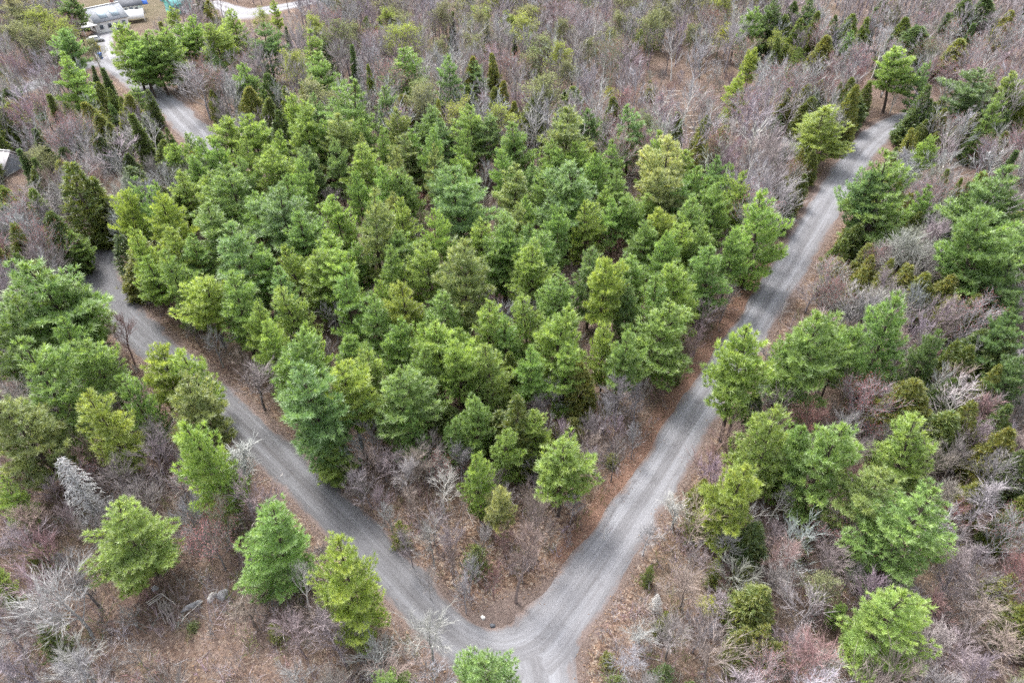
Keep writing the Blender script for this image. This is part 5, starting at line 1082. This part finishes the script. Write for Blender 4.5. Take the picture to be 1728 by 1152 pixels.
# power line
PP = []
for (x, y), lb in (((148, 128), 'dark utility pole beside the road fork near the driveway'), ((-62, 196), 'utility pole beyond the left edge carrying the wires')):
    c = at(x, y); e = empty('utility_pole', (c[0], c[1], 0), lb, 'utility pole')
    v, f = tubes([[0, 0, 0]], [[0, 0, 9.5]], [0.17], [0.11], 8); a = Acc(); a.add(v, F4=f); part('post', a.mesh('pole_post', MPOLE), e)
    part('crossarm', boxes([(0, 0, 8.6, 0.14, 2.2, 8.78)], 'crossarm', MPOLE), e)
    for q in (-1, 0, 1): part('insulator', boxes([(0, q, 8.78, 0.12, 0.12, 9.0)], 'insulator', MTR), e)
    PP.append(c)
for k, q in enumerate((-1, 0, 1)):
    a = Acc(); t = np.linspace(0, 1, 13)[:, None]; P = (PP[1] + np.array([0, q, 9.02])) * (1 - t) + (PP[0] + np.array([0, q, 9.02])) * t; P[:, 2] -= 4 * 0.9 * (t * (1 - t))[:, 0]
    v, f = tubes(P[:-1], P[1:], np.full(12, 0.03), np.full(12, 0.03), 4); a.add(v, F4=f)
    o = bpy.data.objects.new('power_line', a.mesh('power_line', MWIRE)); COL.objects.link(o); o['category'] = 'wire'; o['group'] = 'power lines'
    o['label'] = ('lowest', 'middle', 'topmost')[k] + ' of three thin power lines above the left woods'

# ------------------------------------------------------------------ labels for the trees that carry none yet: look, then place beside something one can find
MARKS = [(t['short'], t['px'], t['py']) for t in THINGS if t['short']] + [
    ('the white house', 195, 38), ('the teal house', 302, 6), ('the blue bin', 171, 95), ('the lichen-stained roof', 10, 276), ('the hairpin bend', 166, 460), ('the road junction', 870, 1085),
    ('the log clearing', 1150, 190), ('the pale gravel lot', 415, 24), ('the weathered poles', 280, 1034), ('the small shed', 222, 14), ('the wedge tip', 858, 1050)]
HUE = {'g': 'mid-green', 'y': 'yellow-green', 'b': 'blue-green', 'o': 'olive-tinged', 'p': 'pale', 'd': 'dark green', 'Y': 'yellowish', 'k': 'deep green', 'c': 'olive', 'K': 'dark',
       'n': 'grey-brown', 'w': 'white-barked', 's': 'grey', 'v': 'purplish', 'r': 'reddish', 't': 'tan', 'l': 'greenish-grey', 'e': 'pale grey'}
ORD = ['first', 'second', 'third', 'fourth', 'fifth', 'sixth', 'seventh', 'eighth', 'ninth', 'tenth']
DIRS = ['right of', 'behind and right of', 'behind', 'behind and left of', 'left of', 'in front and left of', 'in front of', 'in front and right of']
bykind = {}
for t in THINGS: bykind.setdefault(t['kind'], []).append(t)
for kind, L in bykind.items():
    pos = np.array([(t['px'], t['py']) for t in L]); best = [None] * len(L)
    for name, mx, my in MARKS:
        d = pos - np.array([mx, my]); r = np.hypot(d[:, 0], d[:, 1]); sec = np.round(np.degrees(np.arctan2(-d[:, 1], d[:, 0])) / 45).astype(int) % 8
        for s in range(8):
            idx = [i for i in np.argsort(r) if sec[i] == s and r[i] > 6]
            for rank, i in enumerate(idx[:10]):
                cost = rank + r[i] / 120
                if best[i] is None or cost < best[i][0]: best[i] = (cost, rank, s, name)
    cat = NAMES[kind][1]; med = np.median([t['D'] for t in L])
    for i, t in enumerate(L):
        if t['label']: continue
        size = 'broad ' if t['D'] > med * 1.25 else 'small ' if t['D'] < med * 0.75 else ''
        noun = {'maple': 'budding maple', 'poplar': 'leafing poplar', 'small': 'leafless sapling', 'bare': 'bare tree', 'dead': 'dead tree'}.get(kind, cat)
        hue = {'birch': 'white', 'maple': 'leafless', 'poplar': 'pale green'}.get(kind) or HUE.get(t['code'], '')
        if best[i] and len((size + hue.replace('-', ' ') + ' ' + noun + ' x ' + cat + ' ' + DIRS[best[i][2]] + ' ' + best[i][3].replace('-', ' ')).split()) > 16: size = ''
        if best[i]: _, rank, s, name = best[i]; lab = f"{size}{hue} {noun}, {ORD[rank]} {cat} {DIRS[s]} {name}"
        if best[i] and len(lab.split()) > 16: lab = f"{hue} {noun}, {ORD[rank]} {DIRS[s]} {name}"
        if not best[i]: lab = f"{size}{hue} {noun} in the thick of the woods away from the roads"
        t['o']['label'] = lab; t['label'] = lab
print('COUNTS', {k: len(v) for k, v in bykind.items()}, 'far', len(FAR), NB, len(con_rows), len(bare_rows), 'tris', sum(len(m.polygons) for m in bpy.data.meshes))
